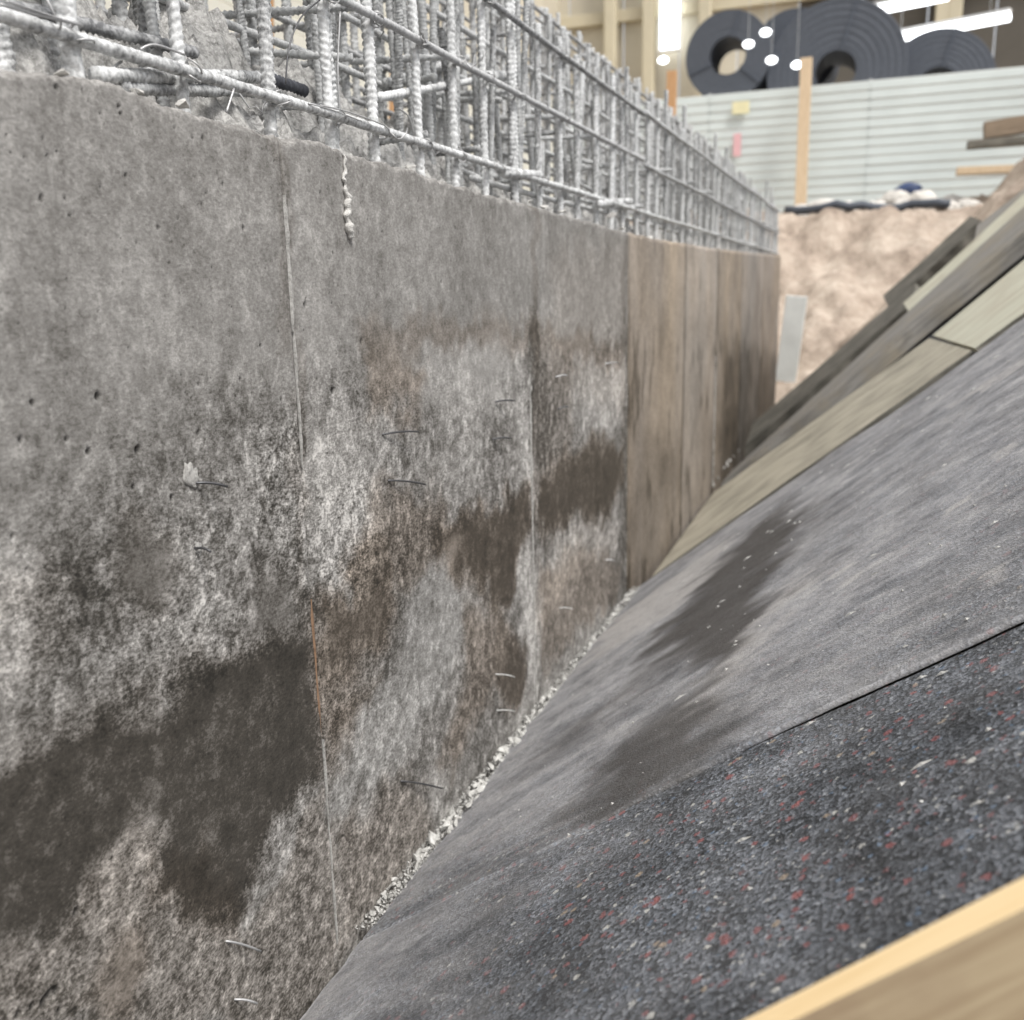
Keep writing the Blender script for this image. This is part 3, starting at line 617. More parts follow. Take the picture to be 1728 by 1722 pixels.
loose([(676, 185, -.04), (690, 198, -.03), (698, 225, -.03)], r=.0022); loose([(540, 178, -.02), (590, 190, -.015), (650, 212, -.015)], r=.0016); loose([(520, 175, -.02), (560, 186, -.012), (610, 205, -.015)], r=.0014)
loose([(185, 118, -.03), (205, 104, -.04)], r=.002); loose([(905, 285, -.02), (912, 250, -.03), (905, 200, -.03)], r=.0018)

# yellow plastic cap on a bar stub behind the cage
bm = bmesh.new(); prof = [(0, .05), (.010, .046), (.014, .03), (.016, .012), (.024, .010), (.026, .004), (.026, 0), (0, 0)]
ring = [[bm.verts.new((r*math.cos(a*math.pi/6), r*math.sin(a*math.pi/6), z)) for a in range(12)] for r, z in prof]
for i in range(len(prof)-1):
    for a in range(12): bm.faces.new((ring[i][a], ring[i][(a+1) % 12], ring[i+1][(a+1) % 12], ring[i+1][a]))
bmesh.ops.remove_doubles(bm, verts=bm.verts[:], dist=1e-5)
p = pw(148, 30, -.25)
bmesh.ops.scale(bm, vec=(.5, .5, .6), verts=bm.verts[:])
o = mobj('bar_cap', bm_mesh('bar_cap', bm, M['orange'], True), None, p); tag(o, 'small orange plastic cap on a bar end, top left between thick bars', 'bar cap')

# ------------------------------------------------------------------ rubber mats on the slope
def slope_poly(px, off=0.): return [at_slope(*q, off) for q in px]
def sdist(P, X, Y):
    d = np.full(X.shape, 1e9); ins = np.zeros(X.shape, bool); n = len(P)
    for i in range(n):
        a = P[i]; b = P[(i+1) % n]; ex, ey = b[0]-a[0], b[1]-a[1]; L = ex*ex+ey*ey+1e-12
        t = np.clip(((X-a[0])*ex+(Y-a[1])*ey)/L, 0, 1); d = np.minimum(d, np.hypot(X-a[0]-t*ex, Y-a[1]-t*ey))
        c = ((a[1] > Y) != (b[1] > Y)) & (X < (b[0]-a[0])*(Y-a[1])/((b[1]-a[1])+1e-12)+a[0]); ins ^= c
    return np.where(ins, d, -d)
def make_mat(name, xa, xb, yfun0, yfun1, lift, nx, ny, thick, label, dustfun):
    u = np.linspace(0, 1, nx)[:, None]; v = np.linspace(0, 1, ny)[None, :]
    X = xa+(xb-xa)*u+0*v; Y = yfun0(X)*(1-v)+yfun1(X)*v
    X = X+(fbm(Y*9, Y*0, 130, 3)-.5)*.03*(1-sstep(0, .04, u))
    S = np.interp(Y, [a for a, _ in SY], [b for _, b in SY])
    Z = S*X+lift+(.012*(1-sstep(.35, 1.1, X)) if lift < 0 else 0)+(fbm(X*2.2, Y*2.2, 120, 3)-.5)*.024+(fbm(X*11, Y*11, 121, 3)-.5)*.004
    dust, wet, light = dustfun(X, Y)
    P = np.stack([X, Y, Z], -1); C = np.stack([np.clip(dust, 0, 1), np.clip(wet, 0, 1), np.clip(light, 0, 1), np.ones_like(X)], -1)
    P = np.pad(P, ((2, 2), (2, 2), (0, 0)), mode='edge'); C = np.pad(C, ((2, 2), (2, 2), (0, 0)), mode='edge')
    for s in (np.s_[0, :], np.s_[-1, :], np.s_[:, 0], np.s_[:, -1]): P[s][..., 2] -= thick
    o = mobj(name, mesh_np(name, P.reshape(-1, 3), grid_faces(nx+4, ny+4), M['rubber'], True, {'dust': C.reshape(-1, 4)}))
    return tag(o, label, 'mat', 'rubber mats on the slope')
mid = slope_poly([(600, 1595), (850, 1478), (1000, 1400), (1290, 1250), (1500, 1150), (1728, 1045)])
midY = lambda X: np.interp(X, [p[0] for p in mid], [p[1] for p in mid])+(fbm(X*7, X*0, 140, 3)-.5)*.014
topl = slope_poly([(1085, 990), (1219, 897), (1500, 705), (1728, 541)])
topY = lambda X: np.interp(X, [p[0] for p in topl], [p[1] for p in topl])+(fbm(X*8, X*0, 141, 3)-.5)*.03
WETS = [slope_poly(q) for q in ([(1310, 868), (1335, 888), (1285, 980), (1262, 1090), (1200, 1138), (1105, 1115), (1140, 1050), (1205, 965)], [(1190, 1165), (1165, 1230), (1120, 1330), (1040, 1378), (1010, 1340), (1070, 1250)], [(900, 1290), (1000, 1210), (1080, 1150), (1060, 1180), (960, 1270)])]
LGT = [slope_poly(q) for q in ([(1090, 1010), (1200, 930), (1250, 900), (1180, 990), (1100, 1060), (1000, 1120), (1010, 1080)], [(1210, 1130), (1330, 1000), (1360, 1010), (1260, 1130), (1160, 1220)], [(560, 1660), (640, 1590), (720, 1500), (700, 1560), (600, 1700), (520, 1722)])]
SCR = [slope_poly(q) for q in ([(1395, 985), (1440, 955), (1445, 960), (1400, 992)], [(1418, 995), (1450, 976), (1454, 982), (1422, 1002)], [(1360, 1010), (1382, 998), (1384, 1002), (1362, 1015)], [(1650, 660), (1728, 610), (1728, 622), (1655, 672)], [(1672, 775), (1710, 755), (1714, 763), (1690, 785), (1676, 786)], [(1590, 870), (1640, 838), (1642, 843), (1595, 877)], [(1600, 690), (1680, 640), (1682, 646), (1604, 697)], [(1655, 975), (1690, 960), (1700, 985), (1668, 1000)])]
def dust1(X, Y):
    e = (fbm(X*4, Y*14, 150, 4)-.5)
    d = .92+.5*e-.50*sstep(.9, 1.6, X)*sstep(2.7, 1.6, Y)-.22*sstep(.25, .05, Y-midY(X))*fbm(X*3, Y*3, 151)
    d = d-.35*(1-sstep(.3, .9, X))*sstep(2.0, 1.5, Y)-.12*(fbm(X*1.8, Y*3, 158, 3)-.3)
    wx = X+(fbm(X*5, Y*10, 152)-.5)*.26; wy = Y+(fbm(X*6, Y*9, 153, 5)-.5)*.16; wx = wx+(fbm(X*22, Y*26, 159, 4)-.5)*.10
    w = sum(a_*sstep(-.10, .05, sdist(P, wx, wy)) for P, a_ in zip(WETS, (1., .9, .6))); l = sum(.85*sstep(-.08, .06, sdist(P, wx, wy)) for P in LGT[:2])
    l = l+sum(.75*fbm(X*30, Y*60, 157, 3)*1.6*sstep(-.007, .006, sdist(P, X+(fbm(X*40, Y*40, 156)-.5)*.02, Y)) for P in SCR)
    return d, w*.95, l+.30*sstep(.52, .80, fbm(X*5, Y*60, 154, 4))
def dust2(X, Y):
    d = .18+.45*(fbm(X*3, Y*6, 160, 4)-.5)+.62*(1-sstep(.05, .75, X))
    return d, 0*X, .35*(1-sstep(.0, .25, X))*fbm(X*6, Y*14, 162)
make_mat('rubber_mat', .035, 3.0, midY, topY, .012, 330, 300, .012, 'cement-dusted grey rubber mat between the plywood sheet and the flecked mat', dust1)
make_mat('rubber_mat', .030, 3.0, lambda X: 0*X-.6, lambda X: midY(X)-.0015-.007*sstep(.85, 1.2, X)*sstep(.40, .62, fbm(X*9, X*0, 143, 3)), -.004, 260, 200, .012, 'dark rubber mat with red and white flecks behind the yellow plank', dust2)

ux = np.linspace(.02, 3.2, 80); uy = np.linspace(3.6, 8.2, 90); MX, MY = np.meshgrid(ux, uy, indexing='ij')  # black sheet added to darken the shaded gaps beneath plywood and boards
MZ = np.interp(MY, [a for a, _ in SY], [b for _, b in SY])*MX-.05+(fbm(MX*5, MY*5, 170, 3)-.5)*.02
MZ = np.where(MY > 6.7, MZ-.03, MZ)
tag(mobj('shade_sheet', mesh_np('shade_sheet', np.stack([MX, MY, MZ], -1).reshape(-1, 3), grid_faces(80, 90), M['black'])), 'black sheet added to paint in the shade of the gaps under the plywood and boards', 'shade_sheet')

# ------------------------------------------------------------------ timber on the slope
def beam(name, corners_near, corners_far, thick, mats, label, cat, group=None, bev=.004, wob=.009):
    """Board given by its top face: near edge and far edge polylines (world points), thickness downwards along the face normal."""
    A = [Vector(p) for p in corners_near]; B = [Vector(p) for p in corners_far]
    ax = (A[1]-A[0]).normalized(); nrm = ax.cross(B[0]-A[0]).normalized()
    if nrm.z < 0: nrm = -nrm
    org = A[0]; q = Matrix((ax, nrm.cross(ax), nrm)).transposed()
    inv = q.inverted(); bm = bmesh.new(); n = 26; rows = []
    for i in range(n):
        t = i/(n-1); a = inv@(A[0].lerp(A[1], t)-org); b = inv@(B[0].lerp(B[1], t)-org)
        wv = Vector((0, wob*math.sin(t*9+len(label))+wob*.4*math.sin(t*31), 0)); wv2 = Vector((0, wob*math.sin(t*7+2), 0))
        rows.append([bm.verts.new(a+wv), bm.verts.new(b+wv2), bm.verts.new(b+wv2-Vector((0, 0, thick))), bm.verts.new(a+wv-Vector((0, 0, thick)))])
    for i in range(n-1):
        for k in range(4):
            f = bm.faces.new((rows[i][k], rows[i][(k+1) % 4], rows[i+1][(k+1) % 4], rows[i+1][k])); f.material_index = 1 if (k == 3 and len(mats) > 1) else 0
    for rw in (rows[0], rows[-1]):
        f = bm.faces.new(rw); f.material_index = 0
    ed = [e for e in bm.edges if len(e.link_faces) == 2 and e.calc_face_angle(0) > 1]
    if bev: bmesh.ops.bevel(bm, geom=ed, offset=bev, segments=2, affect='EDGES')
    for f in bm.faces: f.smooth = True
    for e in bm.edges: e.smooth = len(e.link_faces) == 2 and e.calc_face_angle(0) < .45
    me = bm_mesh(name, bm, mats); o = bpy.data.objects.new(name, me); o.matrix_world = Matrix.Translation(org)@q.to_4x4(); COL.objects.link(o)
    return tag(o, label, cat, group)
# fresh plank on edge in the near corner: sawn top edge coloured as lit, dirty near face coloured as shaded
OFF = .16
a0, a1 = at_slope(1180, 1757, OFF), at_slope(1900, 1392, OFF)
dx = (Vector(a1)-Vector(a0)).normalized(); a0 = Vector(a0)-dx*.5; a1 = Vector(a1)+dx*.5
nrm = Vector((-sl(.8), 0, 1)).normalized(); side = nrm.cross(dx).normalized()
if side.y > 0: side = -side
wdt = (Vector(at_slope(1500, 1655, OFF))-Vector(at_slope(1500, 1594, OFF))).length*.80
o = beam('plank', [a0+side*wdt, a1+side*wdt], [a0, a1], .155, [M['pine'], M['pineface']], 'pale yellow sawn plank standing on edge across the near right corner', 'plank', None, .003, .0022)
# plywood sheets beyond the mats
def sl_pt(px, py, off=0.): return Vector(at_slope(px, py, off))
eA = sl_pt(1092, 990, .01); eB = sl_pt(1612, 628, .01); eC = sl_pt(1900, 415, .01)
gA = Vector(at_y(1175, 860, 6.4)); gB = Vector(at_y(1530, 600, 6.7)); gC = Vector((2.6, 6.6, 2.2))
beam('plywood_sheet', [sl_pt(1100, 973, -.02), sl_pt(1640, 592, -.02)], [Vector((.02, 6.5, .02)), Vector(at_y(1568, 571, 6.65))], .03, [M['ply'], M['greyply2']], 'tan cement-streaked plywood sheet beside the dusted mat, touching the wall', 'plywood sheet', 'plywood sheets on the slope')
beam('plywood_sheet', [sl_pt(1646, 588, -.018), sl_pt(1900, 404, -.018)], [Vector(at_y(1574, 566, 6.65)), Vector(at_y(1860, 330, 6.65))], .03, [M['plylight'], M['greyply2']], 'pale cream plywood sheet at the right edge above the dusted mat', 'plywood sheet', 'plywood sheets on the slope')
# stacked boards behind, propped above the sheets
def yb(name, Yn, p0, p1, Yf, q0, q1, th, mats, label, cat='board', group='old boards stacked up the slope'):
    return beam(name, [at_y(*p0, Yn), at_y(*p1, Yn)], [at_y(*q0, Yf), at_y(*q1, Yf)], th, mats, label, cat, group, .006, .016)
yb('formwork_board', 6.95, (1200, 832), (1760, 365), 7.5, (1235, 795), (1760, 320), .11, [M['greyply'], M['greyply']], 'grey weathered board propped over the dark gap above the plywood')
yb('formwork_board', 7.55, (1535, 530), (1760, 335), 7.95, (1525, 512), (1760, 300), .05, [M['plylight'], M['ply']], 'pale short board lying on the grey propped board')
yb('formwork_board', 8.3, (1245, 765), (1540, 510), 8.9, (1262, 722), (1545, 478), .10, [M['greyply2'], M['greyply2']], 'dark weathered board next to the earth bank, leaning past the wall end')
yb('formwork_board', 9.0, (1500, 520), (1655, 372), 9.5, (1490, 500), (1638, 365), .16, [M['greyply2'], M['greyply2']], 'short dark beam end pointing up towards the white fence')
yb('formwork_board', 8.0, (1640, 420), (1800, 285), 8.6, (1650, 380), (1800, 262), .05, [M['greyply'], M['greyply']], 'grey board highest on the slope at the right edge')

# ------------------------------------------------------------------ chips of grout along the wall foot
def chip_mesh(seed, flat):
    r_ = random.Random(seed); bm = bmesh.new()
    for _ in range(12): bm.verts.new(Vector((r_.uniform(-1, 1), r_.uniform(-1, 1)*.7, r_.uniform(-1, 1)*flat)))
    q = bmesh.ops.convex_hull(bm, input=bm.verts[:]); bmesh.ops.delete(bm, geom=[g for g in q['geom_interior'] if isinstance(g, bmesh.types.BMVert)], context='VERTS')
    return bm_mesh('concrete_chip', bm, M['chip'])
CM = [chip_mesh(s, f) for s, f in enumerate((.22, .3, .45, .25, .55, .35, .18, .4))]
crnd = random.Random(11)
def mat_z(X, Y): return sl(Y)*X+.012
CPX = [(600, 1605), (640, 1555), (680, 1490), (720, 1440), (760, 1400), (800, 1345), (850, 1285), (900, 1215), (950, 1145), (1000, 1080), (1050, 1020), (1075, 1000)]
n = 0
for _ in range(290):
    Y = 1.62+(4.15-1.62)*crnd.random()**1.15
    dens = float(fbm(np.array(Y*3.0), np.array(.3), 200, 3))
    if Y < 1.85 and crnd.random() < .55: continue
    big = .0042+.0085*crnd.random()**2+(.0045 if 1.85 < Y < 2.6 and crnd.random() < .5 else 0)
    X = .006+crnd.random()*(.028+.02*(1.9 < Y < 2.6))
    z = max(.012+sl(Y)*max(X, .03), 0)-.004+crnd.random()*.012
    o = mobj('concrete_chip', CM[crnd.randrange(8)], None, (X, Y, z), (crnd.uniform(-.9, .9), crnd.uniform(-.9, .9), crnd.uniform(0, 6.28)), (big*1.5, big*1.2*crnd.uniform(.7, 1.2), big*1.3))
    tag(o, 'small pale concrete chip lying in the gap along the wall foot', 'concrete chip', 'concrete chips along the wall foot'); n += 1
for (x, y, s, lb) in [(731, 1432, .020, 'largest rounded pale chip in the gap between wall and mat'), (748, 1408, .022, 'long flat pale chip just above the largest rounded one'), (700, 1468, .018, 'wedge-shaped pale chip just below the largest rounded one')]:
    d = at_slope(x, y); o = mobj('concrete_chip', CM[(x*7) % 8], None, (max(d[0], .02), d[1], sl(d[1])*max(d[0], .03)+.016), (.4, -.5, x), (s, s*.9, s)); tag(o, lb, 'concrete chip', 'concrete chips along the wall foot')
for x, y in [(1212, 806), (1222, 790), (1232, 778), (1238, 770), (1204, 818), (1228, 784), (1246, 760)]:
    a = at_wall(x, y, .02); o = mobj('concrete_chip', CM[x % 8], None, (.02, a[0], a[1]), (x, y, x), (.022,)*3); tag(o, 'tiny white chip where the far plywood meets the brown wall', 'concrete chip', 'white chips by the brown wall')
# fine crumbs that fill the gap
V = []; F = []
for _ in range(6000):
    Y = 1.6+2.6*crnd.random(); X = crnd.random()*.05-.004; s = .0015+.0042*crnd.random()**2; z = sl(Y)*max(X, .028)+.008+crnd.random()*.008
    b0 = len(V); pts = [Vector((crnd.gauss(0, 1), crnd.gauss(0, 1), crnd.gauss(0, 1))).normalized()*s for _ in range(4)]
    V += [(X+p.x, Y+p.y, z+p.z) for p in pts]; F += [(b0, b0+1, b0+2), (b0, b0+2, b0+3), (b0, b0+3, b0+1), (b0+1, b0+3, b0+2)]
tag(mobj('crumbs', mesh_np('crumbs', V, F, M['chip'], False)), 'fine pale crumbs filling the gap along the wall foot', 'crumbs', None, 'stuff')
# bits of grit on the mats
V = []; F = []
for _ in range(900):
    X = .1+crnd.random()*1.7; Y = .9+crnd.random()*3.2; s = (.0008+.0022*crnd.random()**3)*(1+.4*Y/3); z = sl(Y)*X+(.012 if Y > midY(np.array(X)) else -.006)+.003
    b0 = len(V); pts = [Vector((crnd.gauss(0, 1), crnd.gauss(0, 1), crnd.gauss(0, .6))).normalized()*s for _ in range(4)]
    V += [(X+p.x, Y+p.y, z+p.z) for p in pts]; F += [(b0, b0+1, b0+2), (b0, b0+2, b0+3), (b0, b0+3, b0+1), (b0+1, b0+3, b0+2)]
for _ in range(150):
    X = .5+crnd.random()*1.5; Y = 1.0+crnd.random()*3.0
    L = .004+.016*crnd.random()**2; wd = .0015+.003*crnd.random(); z = sl(Y)*X+(.012 if Y > midY(np.array(X)) else -.004)+.001+.5*(float(fbm(np.array(X*2.2), np.array(Y*2.2), 120, 3))-.5)*.024
    dv = Vector((1, crnd.uniform(-.25, .25), sl(Y))).normalized()*L; pv = Vector((0, 1, 0))*wd; uv = Vector((-sl(Y), 0, 1)).normalized()*.004; c = Vector((X, Y, z)); b0 = len(V)
    V += [tuple(c-dv), tuple(c+pv*crnd.uniform(.5, 1)), tuple(c+dv), tuple(c-pv), tuple(c+uv)]; F += [(b0, b0+1, b0+4), (b0+1, b0+2, b0+4), (b0+2, b0+3, b0+4), (b0+3, b0, b0+4)]
tag(mobj('grit', mesh_np('grit', V, F, M['chip'], False)), 'loose pale grit scattered over the rubber mats', 'grit', None, 'stuff')

# ------------------------------------------------------------------ background: bank, fence, coils, hall
def fence(name, A, B, z0, h, ns, bay, mat, label):
    A = Vector(A); B = Vector(B); L = (B-A).length; d = (B-A)/L; ang = math.atan2(d.y, d.x)
    f = empty(name, (A.x, A.y, z0), label, 'fence', None, (0, 0, ang))
    nb = int(round(L/bay)); bw = L/nb; sh = h/ns
    sm = bm_mesh('slat', box_bm(0, bw-.004, -.012, .012, .004, sh-.010, .006, 2), mat)
    pm = bm_mesh('post', box_bm(-.03, .03, .016, .076, -.3, h+.02, .004), M['postgrey'])
    for i in range(nb):
        for k in range(ns):
            mobj('slat', sm, f, (i*bw, rnd.uniform(-.002, .004), k*sh), (R(-5)+rnd.uniform(-.02, .02), 0, 0))
    for i in range(nb+1): mobj('post', pm, f, (i*bw, 0, 0))
    return f
pA = at_y(1160, 158, 17); pB = at_y(1728, 118, 17)
zt = (pA[2]+pB[2])/2
fence('slat_fence', (-4.3, 17, 0), (8.2, 17.0, 0), 2.4, zt-2.4, 15, 2.5, M['slat'], 'white horizontal slat fence across the far end below the dark coils')
fence('slat_fence', (-4.4, 16.9, 0), (-4.4, -1.0, 0), 2.4, zt-2.4+.1, 15, 2.55, M['slatcream'], 'cream horizontal slat fence running behind the rebar cage')
def post(name, px0, py0, px1, py1, Y, wpx, mat, label, cat, dep=.08):
    a = Vector(at_y(px0, py0, Y)); b = Vector(at_y(px1, py1, Y)); L = (b-a).length; wd = wpx/FPX*Y
    bm = box_bm(-wd/2, wd/2, -dep/2, dep/2, 0, L, .006, 2)
    o = mobj(name, bm_mesh(name, bm, mat), None, a, (b-a).to_track_quat('Z', 'Y').to_euler()); return tag(o, label, cat)
def ppost(name, px0, py0, px1, py1, Y, wpx, mat, label, cat, dep=.08):
    a = Vector(at_y(px0, py0, Y)); b = Vector(at_y(px1, py1, Y)); L = (b-a).length; wd = wpx/FPX*Y; z = (b-a).normalized(); x = Vector((1, 0, 0)); x = (x-z*x.dot(z)).normalized(); yv = z.cross(x)
    bm = box_bm(-wd/2, wd/2, -dep/2, dep/2, 0, L, .006, 2); o = mobj(name, bm_mesh(name, bm, mat)); o.matrix_world = Matrix.Translation(a)@Matrix((x, yv, z)).transposed().to_4x4(); return tag(o, label, cat)
ppost('timber_post', 1350, 365, 1361, 98, 16.6, 17, M['paletimber'], 'pale timber post standing in front of the white fence', 'post')
ppost('timber_post', 1130, 300, 1134, 120, 15.6, 15, M['timber'], 'orange-brown timber stake behind the rebar cage top', 'post')
ppost('timber_post', 455, 330, 457, -60, 4.6, 9, M['timber'], 'thin orange timber batten seen between the bars upper left', 'post', .03)
ppost('timber_post', 655, 400, 672, -120, 8.5, 10, M['timber'], 'slim orange timber stake behind the middle of the cage', 'post', .05)
ppost('concrete_post', 1324, 655, 1345, 500, 11.2, 32, M['pvc'], 'leaning pale grey post stub beside the wall end', 'post', .12)
# boards on the bank, far right
for (x0, y0, x1, y1, Y, th, mt, lb) in [(1660, 222, 1860, 190, 15.4, .22, 'brownboard', 'thick brown plank uppermost on the pile at the right edge'), (1632, 246, 1860, 226, 15.3, .10, 'greyply2', 'dark thin plank under the thick brown plank at the right edge'), (1614, 290, 1760, 284, 15.2, .10, 'paletimber', 'single pale batten below the plank pile at the right edge')]:
    a = Vector(at_y(x0, y0, Y)); b = Vector(at_y(x1, y1, Y)); L = (b-a).length
    o = mobj('plank', bm_mesh('plank', box_bm(0, L, -.12, .12, -th/2, th/2, .008, 2), M[mt]), None, a, (0, -math.asin((b-a).z/L), math.atan2((b-a).y, (b-a).x))); tag(o, lb, 'plank', 'planks at the right edge')
# bank of earth on the right that carries them
def blob(name, loc, sc, mat, seed, sub=3, am=.5, fr=1.6):
    bm = bmesh.new(); bmesh.ops.create_icosphere(bm, subdivisions=sub, radius=1)
    for v in bm.verts:
        k = 1+am*(float(fbm(np.array(v.co.x*fr+seed), np.array(v.co.y*fr+v.co.z*fr*1.3), seed, 4))-.5)
        v.co = Vector((v.co.x*sc[0], v.co.y*sc[1], v.co.z*sc[2]))*k
    return mobj(name, bm_mesh(name, bm, mat, sub > 2), None, loc)
p = at_y(1790, 360, 14.6)
tag(blob('earth_heap', (p[0]+.35, 14.4, 1.95), (1.35, 1.2, 1.25), M['earth'], 4, 4, .5, 2.2), 'heap of light brown earth at the right below the plank pile', 'earth heap')
# rubble along the crest
def gh(x, y): return float(ground_h(np.array([[x]]), np.array([[y]]))[0, 0])
for k in range(60):
    Y = rnd.uniform(14.6, 16.6); X = at_y(rnd.uniform(1330, 1640), 350, Y)[0]; s = rnd.uniform(.06, .17)
    q = blob('rubble_stone', (X, Y, gh(X, Y)+s*.35), (s*1.5, s, s*.95), M['rock'], k, 2, .7, 1.4); tag(q, 'pale lump of rubble on the crest in front of the white fence', 'rubble stone', 'pale rubble in front of the fence')
P = []
for x in np.linspace(1325, 1600, 14):
    Y = 14.15+.10*math.sin(x*.03); X = at_y(x, 370, Y)[0]; P.append(Vector((X, Y, gh(X, Y)+.06)))
tag(mobj('drain_pipe', bm_mesh('drain_pipe', tube(P, .055, 12), M['coil'], True)), 'black plastic pipe lying along the crest of the earth bank', 'pipe')
p = at_y(1532, 320, 16.2)
tag(blob('plastic_bag', (p[0], 16.3, p[2]), (.19, .12, .10), M['blue'], 9, 3, .6), 'small dark blue plastic bag against the white fence', 'bag')
p = at_y(1318, 668, 10.98); 
# painted marks on the fence
def mark(x, y, wpx, hpx, mat, label):
    p = at_y(x, y, 16.93); s = 16.93/FPX; bm = box_bm(-wpx*s/2, wpx*s/2, -.006, .006, -hpx*s/2, hpx*s/2, .004); tag(mobj('warning_card', bm_mesh('warning_card', bm, mat), None, p), label, 'card')
mark(1250, 182, 26, 18, m_plain('yellow_card', (.70, .66, .42), .05), 'small yellow card fixed to the white fence')
mark(1244, 245, 12, 34, m_plain('pink_card', (.66, .40, .42), .05), 'small pink ribbon hanging on the white fence below the yellow card')

# steel coils on a loading platform
def coil(px, py, rpx, Y, wid, label, hole=.40, rz=0.):
    c = Vector(at_y(px, py, Y)); r = rpx/FPX*Y; t = empty('steel_coil', c, label, 'steel coil', 'dark steel coils behind the fence', (0, 0, rz))
    N = 64
    def lathe(name, prof, mat):
        V = []; n = len(prof)
        for k in range(N):
            a = 2*math.pi*k/N; V += [(q*math.cos(a), yy, q*math.sin(a)) for q, yy in prof]
        F = []
        for k in range(N):
            for j in range(n-1): F.append((k*n+j, ((k+1) % N)*n+j, ((k+1) % N)*n+j+1, k*n+j+1))
        me = mesh_np(name, V, F, mat, False); return mobj(name, me, t)
    ri = r*hole
    lathe('outer_wrap', [(r, .0), (r, wid)], M['coil']); 
    prof = []; nn = 15
    for j in range(nn):
        q = ri+(r-ri)*j/(nn-1); prof += [(q, -.004*(j % 2)-.004*rnd.random()), (q+(r-ri)/(nn-1)*.9, -.004*(j % 2))] if j < nn-1 else [(r, 0)]
    lathe('end_windings', prof, M['coilface']); lathe('bore', [(ri, -.01), (ri, wid)], M['coil'])
    lathe('back_face', [(ri, wid), (r, wid)], M['coilface'])
    for a in (R(75), R(200), R(320)):
        bm = box_bm(ri*.98, r*1.004, -.03, -.022, -.03, .03); bm2 = bm_mesh('strap', bm, M['strap']); mobj('strap', bm2, t, (0, 0, 0), (0, -a, 0))
    return t, c, r
coil(1228, 94, 65, 22, 1.3, 'round dark coil farthest left, its bore open to the beige wall behind', .42)
coil(1338, 92, 64, 23.6, 1.3, 'dark coil half hidden between the left coil and the large one', .34)
coil(1410, 120, 100, 22.2, 1.6, 'largest dark coil with a deep black bore, behind the timber post', .29)
coil(1581, 146, 78, 22.6, 1.6, 'low dark coil on the right under the long lamp', .34)
pz = at_y(1228, 160, 22)[2]
pl = mobj('loading_platform', bm_mesh('loading_platform', box_bm(-7.5, 6, 21.2, 26, 2.3, pz-.12, .03), M['concrete_far'])); tag(pl, 'concrete loading platform carrying the dark coils behind the fence', 'platform')

# hall behind
hb = empty('factory_hall', (0, 36, 2.4), 'beige clad factory hall wall with pale columns behind the coils', 'building')
hm = bm_mesh('cladding_panel', box_bm(0, 1.96, 0, .1, 0, 13.5, .03), M['hall']); hmd = bm_mesh('cladding_panel', box_bm(0, 1.96, 0, .1, 0, 13.5, .03), M['halldark'])
for k in range(-13, 12):
    X = k*2.0; mobj('cladding_panel', hmd if X > -3.2 else hm, hb, (X, 0, 0))  # dark panels on the right paint in the hall's shadowed opening
cm = bm_mesh('column', box_bm(-.2, .2, -.4, 0, 0, 13.5, .03), M['column'])
for px in (1030, 1095, 1190, 1590, 1612):
    X = at_y(px, 20, 35.4)[0]; mobj('column', cm, hb, (X, -.35, 0))
gm = bm_mesh('girt', box_bm(-26, 24, -.25, 0, 0, .4, .02), M['column'])
for z in (at_y(1300, 6, 35.7)[2]-2.4, 12.5): mobj('girt', gm, hb, (0, -.02, z))
lh = empty('factory_hall', (-10.5, 10, 2.4), 'beige hall side wall behind the cream fence', 'building')
sm_ = bm_mesh('cladding_panel', box_bm(0, .1, 0, 2.96, 0, 9.5, .03), M['hall'])
for k in range(-5, 9): mobj('cladding_panel', sm_, lh, (0, k*3.0, 0))
# bright tall window
a = at_y(1112, -30, 35.2); b = at_y(1148, 84, 35.2)
wn = empty('bright_window', (a[0], 35.3, b[2]), 'tall narrow bright window in the beige hall wall', 'window')
ww = b[0]-a[0]; wh = a[2]-b[2]
mobj('pane', bm_mesh('pane', box_bm(.06, ww-.06, -.04, 0, .06, wh-.06), M['glow']), wn)
for n_, (x0, x1, z0, z1) in dict(l=(0, .06, 0, wh), r=(ww-.06, ww, 0, wh), b=(.06, ww-.06, 0, .06), t=(.06, ww-.06, wh-.06, wh)).items():
    mobj('frame', bm_mesh('frame', box_bm(x0, x1, -.08, .1, z0, z1), M['white']), wn)
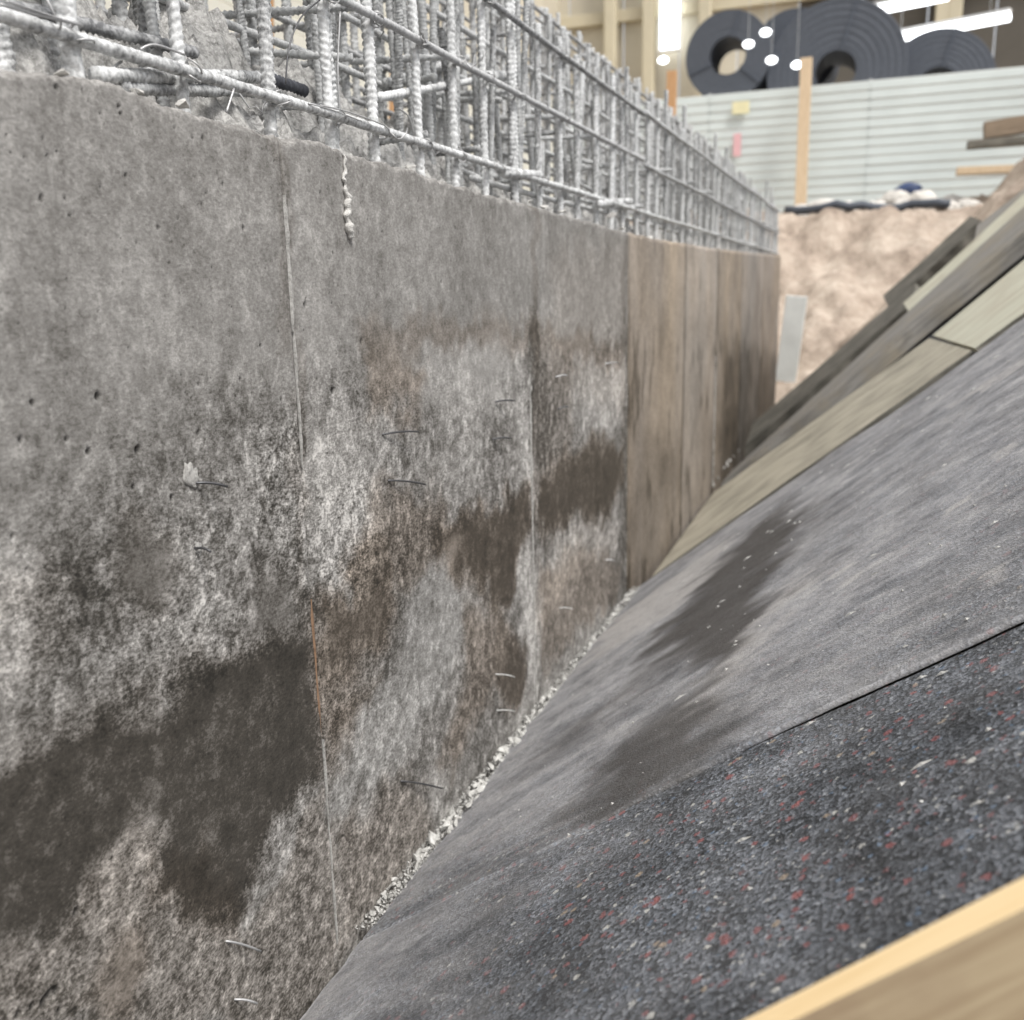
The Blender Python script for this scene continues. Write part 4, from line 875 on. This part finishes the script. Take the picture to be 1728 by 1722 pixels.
# lamps
def at_z(px, py, Z): d = ray(px, py); return CAM+d*((Z-CAM[2])/d[2])
def tube_light(x0, y0, x1, y1, Z, r, label):
    a = Vector(at_z(x0, y0, Z)); b = Vector(at_z(x1, y1, Z)); t = empty('tube_light', a, label, 'lamp', 'lit fluorescent lamps in the hall'); d = b-a
    mobj('tube', bm_mesh('tube', tube([Vector((0, 0, 0)), d], r, 10), M['lamp'], True), t)
    n = d.normalized(); s = Vector((-n.y, n.x, 0))
    bm = bmesh.new(); vs = [bm.verts.new(q) for q in [(-s*.10)+Vector((0, 0, r+.02)), s*.10+Vector((0, 0, r+.02)), d+s*.10+Vector((0, 0, r+.02)), d-s*.10+Vector((0, 0, r+.02))]]
    vt = [bm.verts.new(v.co+Vector((0, 0, .06))) for v in vs]; bm.faces.new(vs); bm.faces.new(vt)
    for k in range(4): bm.faces.new((vs[k], vs[(k+1) % 4], vt[(k+1) % 4], vt[k]))
    mobj('housing', bm_mesh('housing', bm, M['white']), t)
    for f in (.15, .85): mobj('hanger', bm_mesh('hanger', tube([d*f+Vector((0, 0, r+.08)), d*f+Vector((0, 0, 2.6))], .007, 6), M['postgrey']), t)
tube_light(1392, 36, 1600, -6, 7.4, .085, 'upper long lit tube lamp above the dark coils')
tube_light(1490, 70, 1704, 29, 6.9, .085, 'lower long lit tube lamp at the right above the low coil')
for i, (x, y, lb) in enumerate([(1292, 55, 'small lit lamp just right of the left coil, the upper of two'), (1263, 75, 'small lit lamp over the right rim of the left coil'), (1302, 102, 'small lit lamp between the left and middle coils'), (1345, 110, 'small lit lamp beside the top of the pale timber post'), (1119, 102, 'small lit lamp below the tall bright window')]):
    c = Vector(at_y(x, y, 20.6)); t = empty('round_lamp', c, lb, 'lamp', 'small round lit lamps before the coils')
    bm = bmesh.new(); bmesh.ops.create_uvsphere(bm, u_segments=16, v_segments=10, radius=.085); bmesh.ops.scale(bm, vec=(1.25, 1, .8), verts=bm.verts[:])
    mobj('globe', bm_mesh('globe', bm, M['lamp'], True), t); mobj('stem', bm_mesh('stem', tube([(0, 0, .07), (0, 0, 3.2)], .006, 6), M['postgrey']), t)
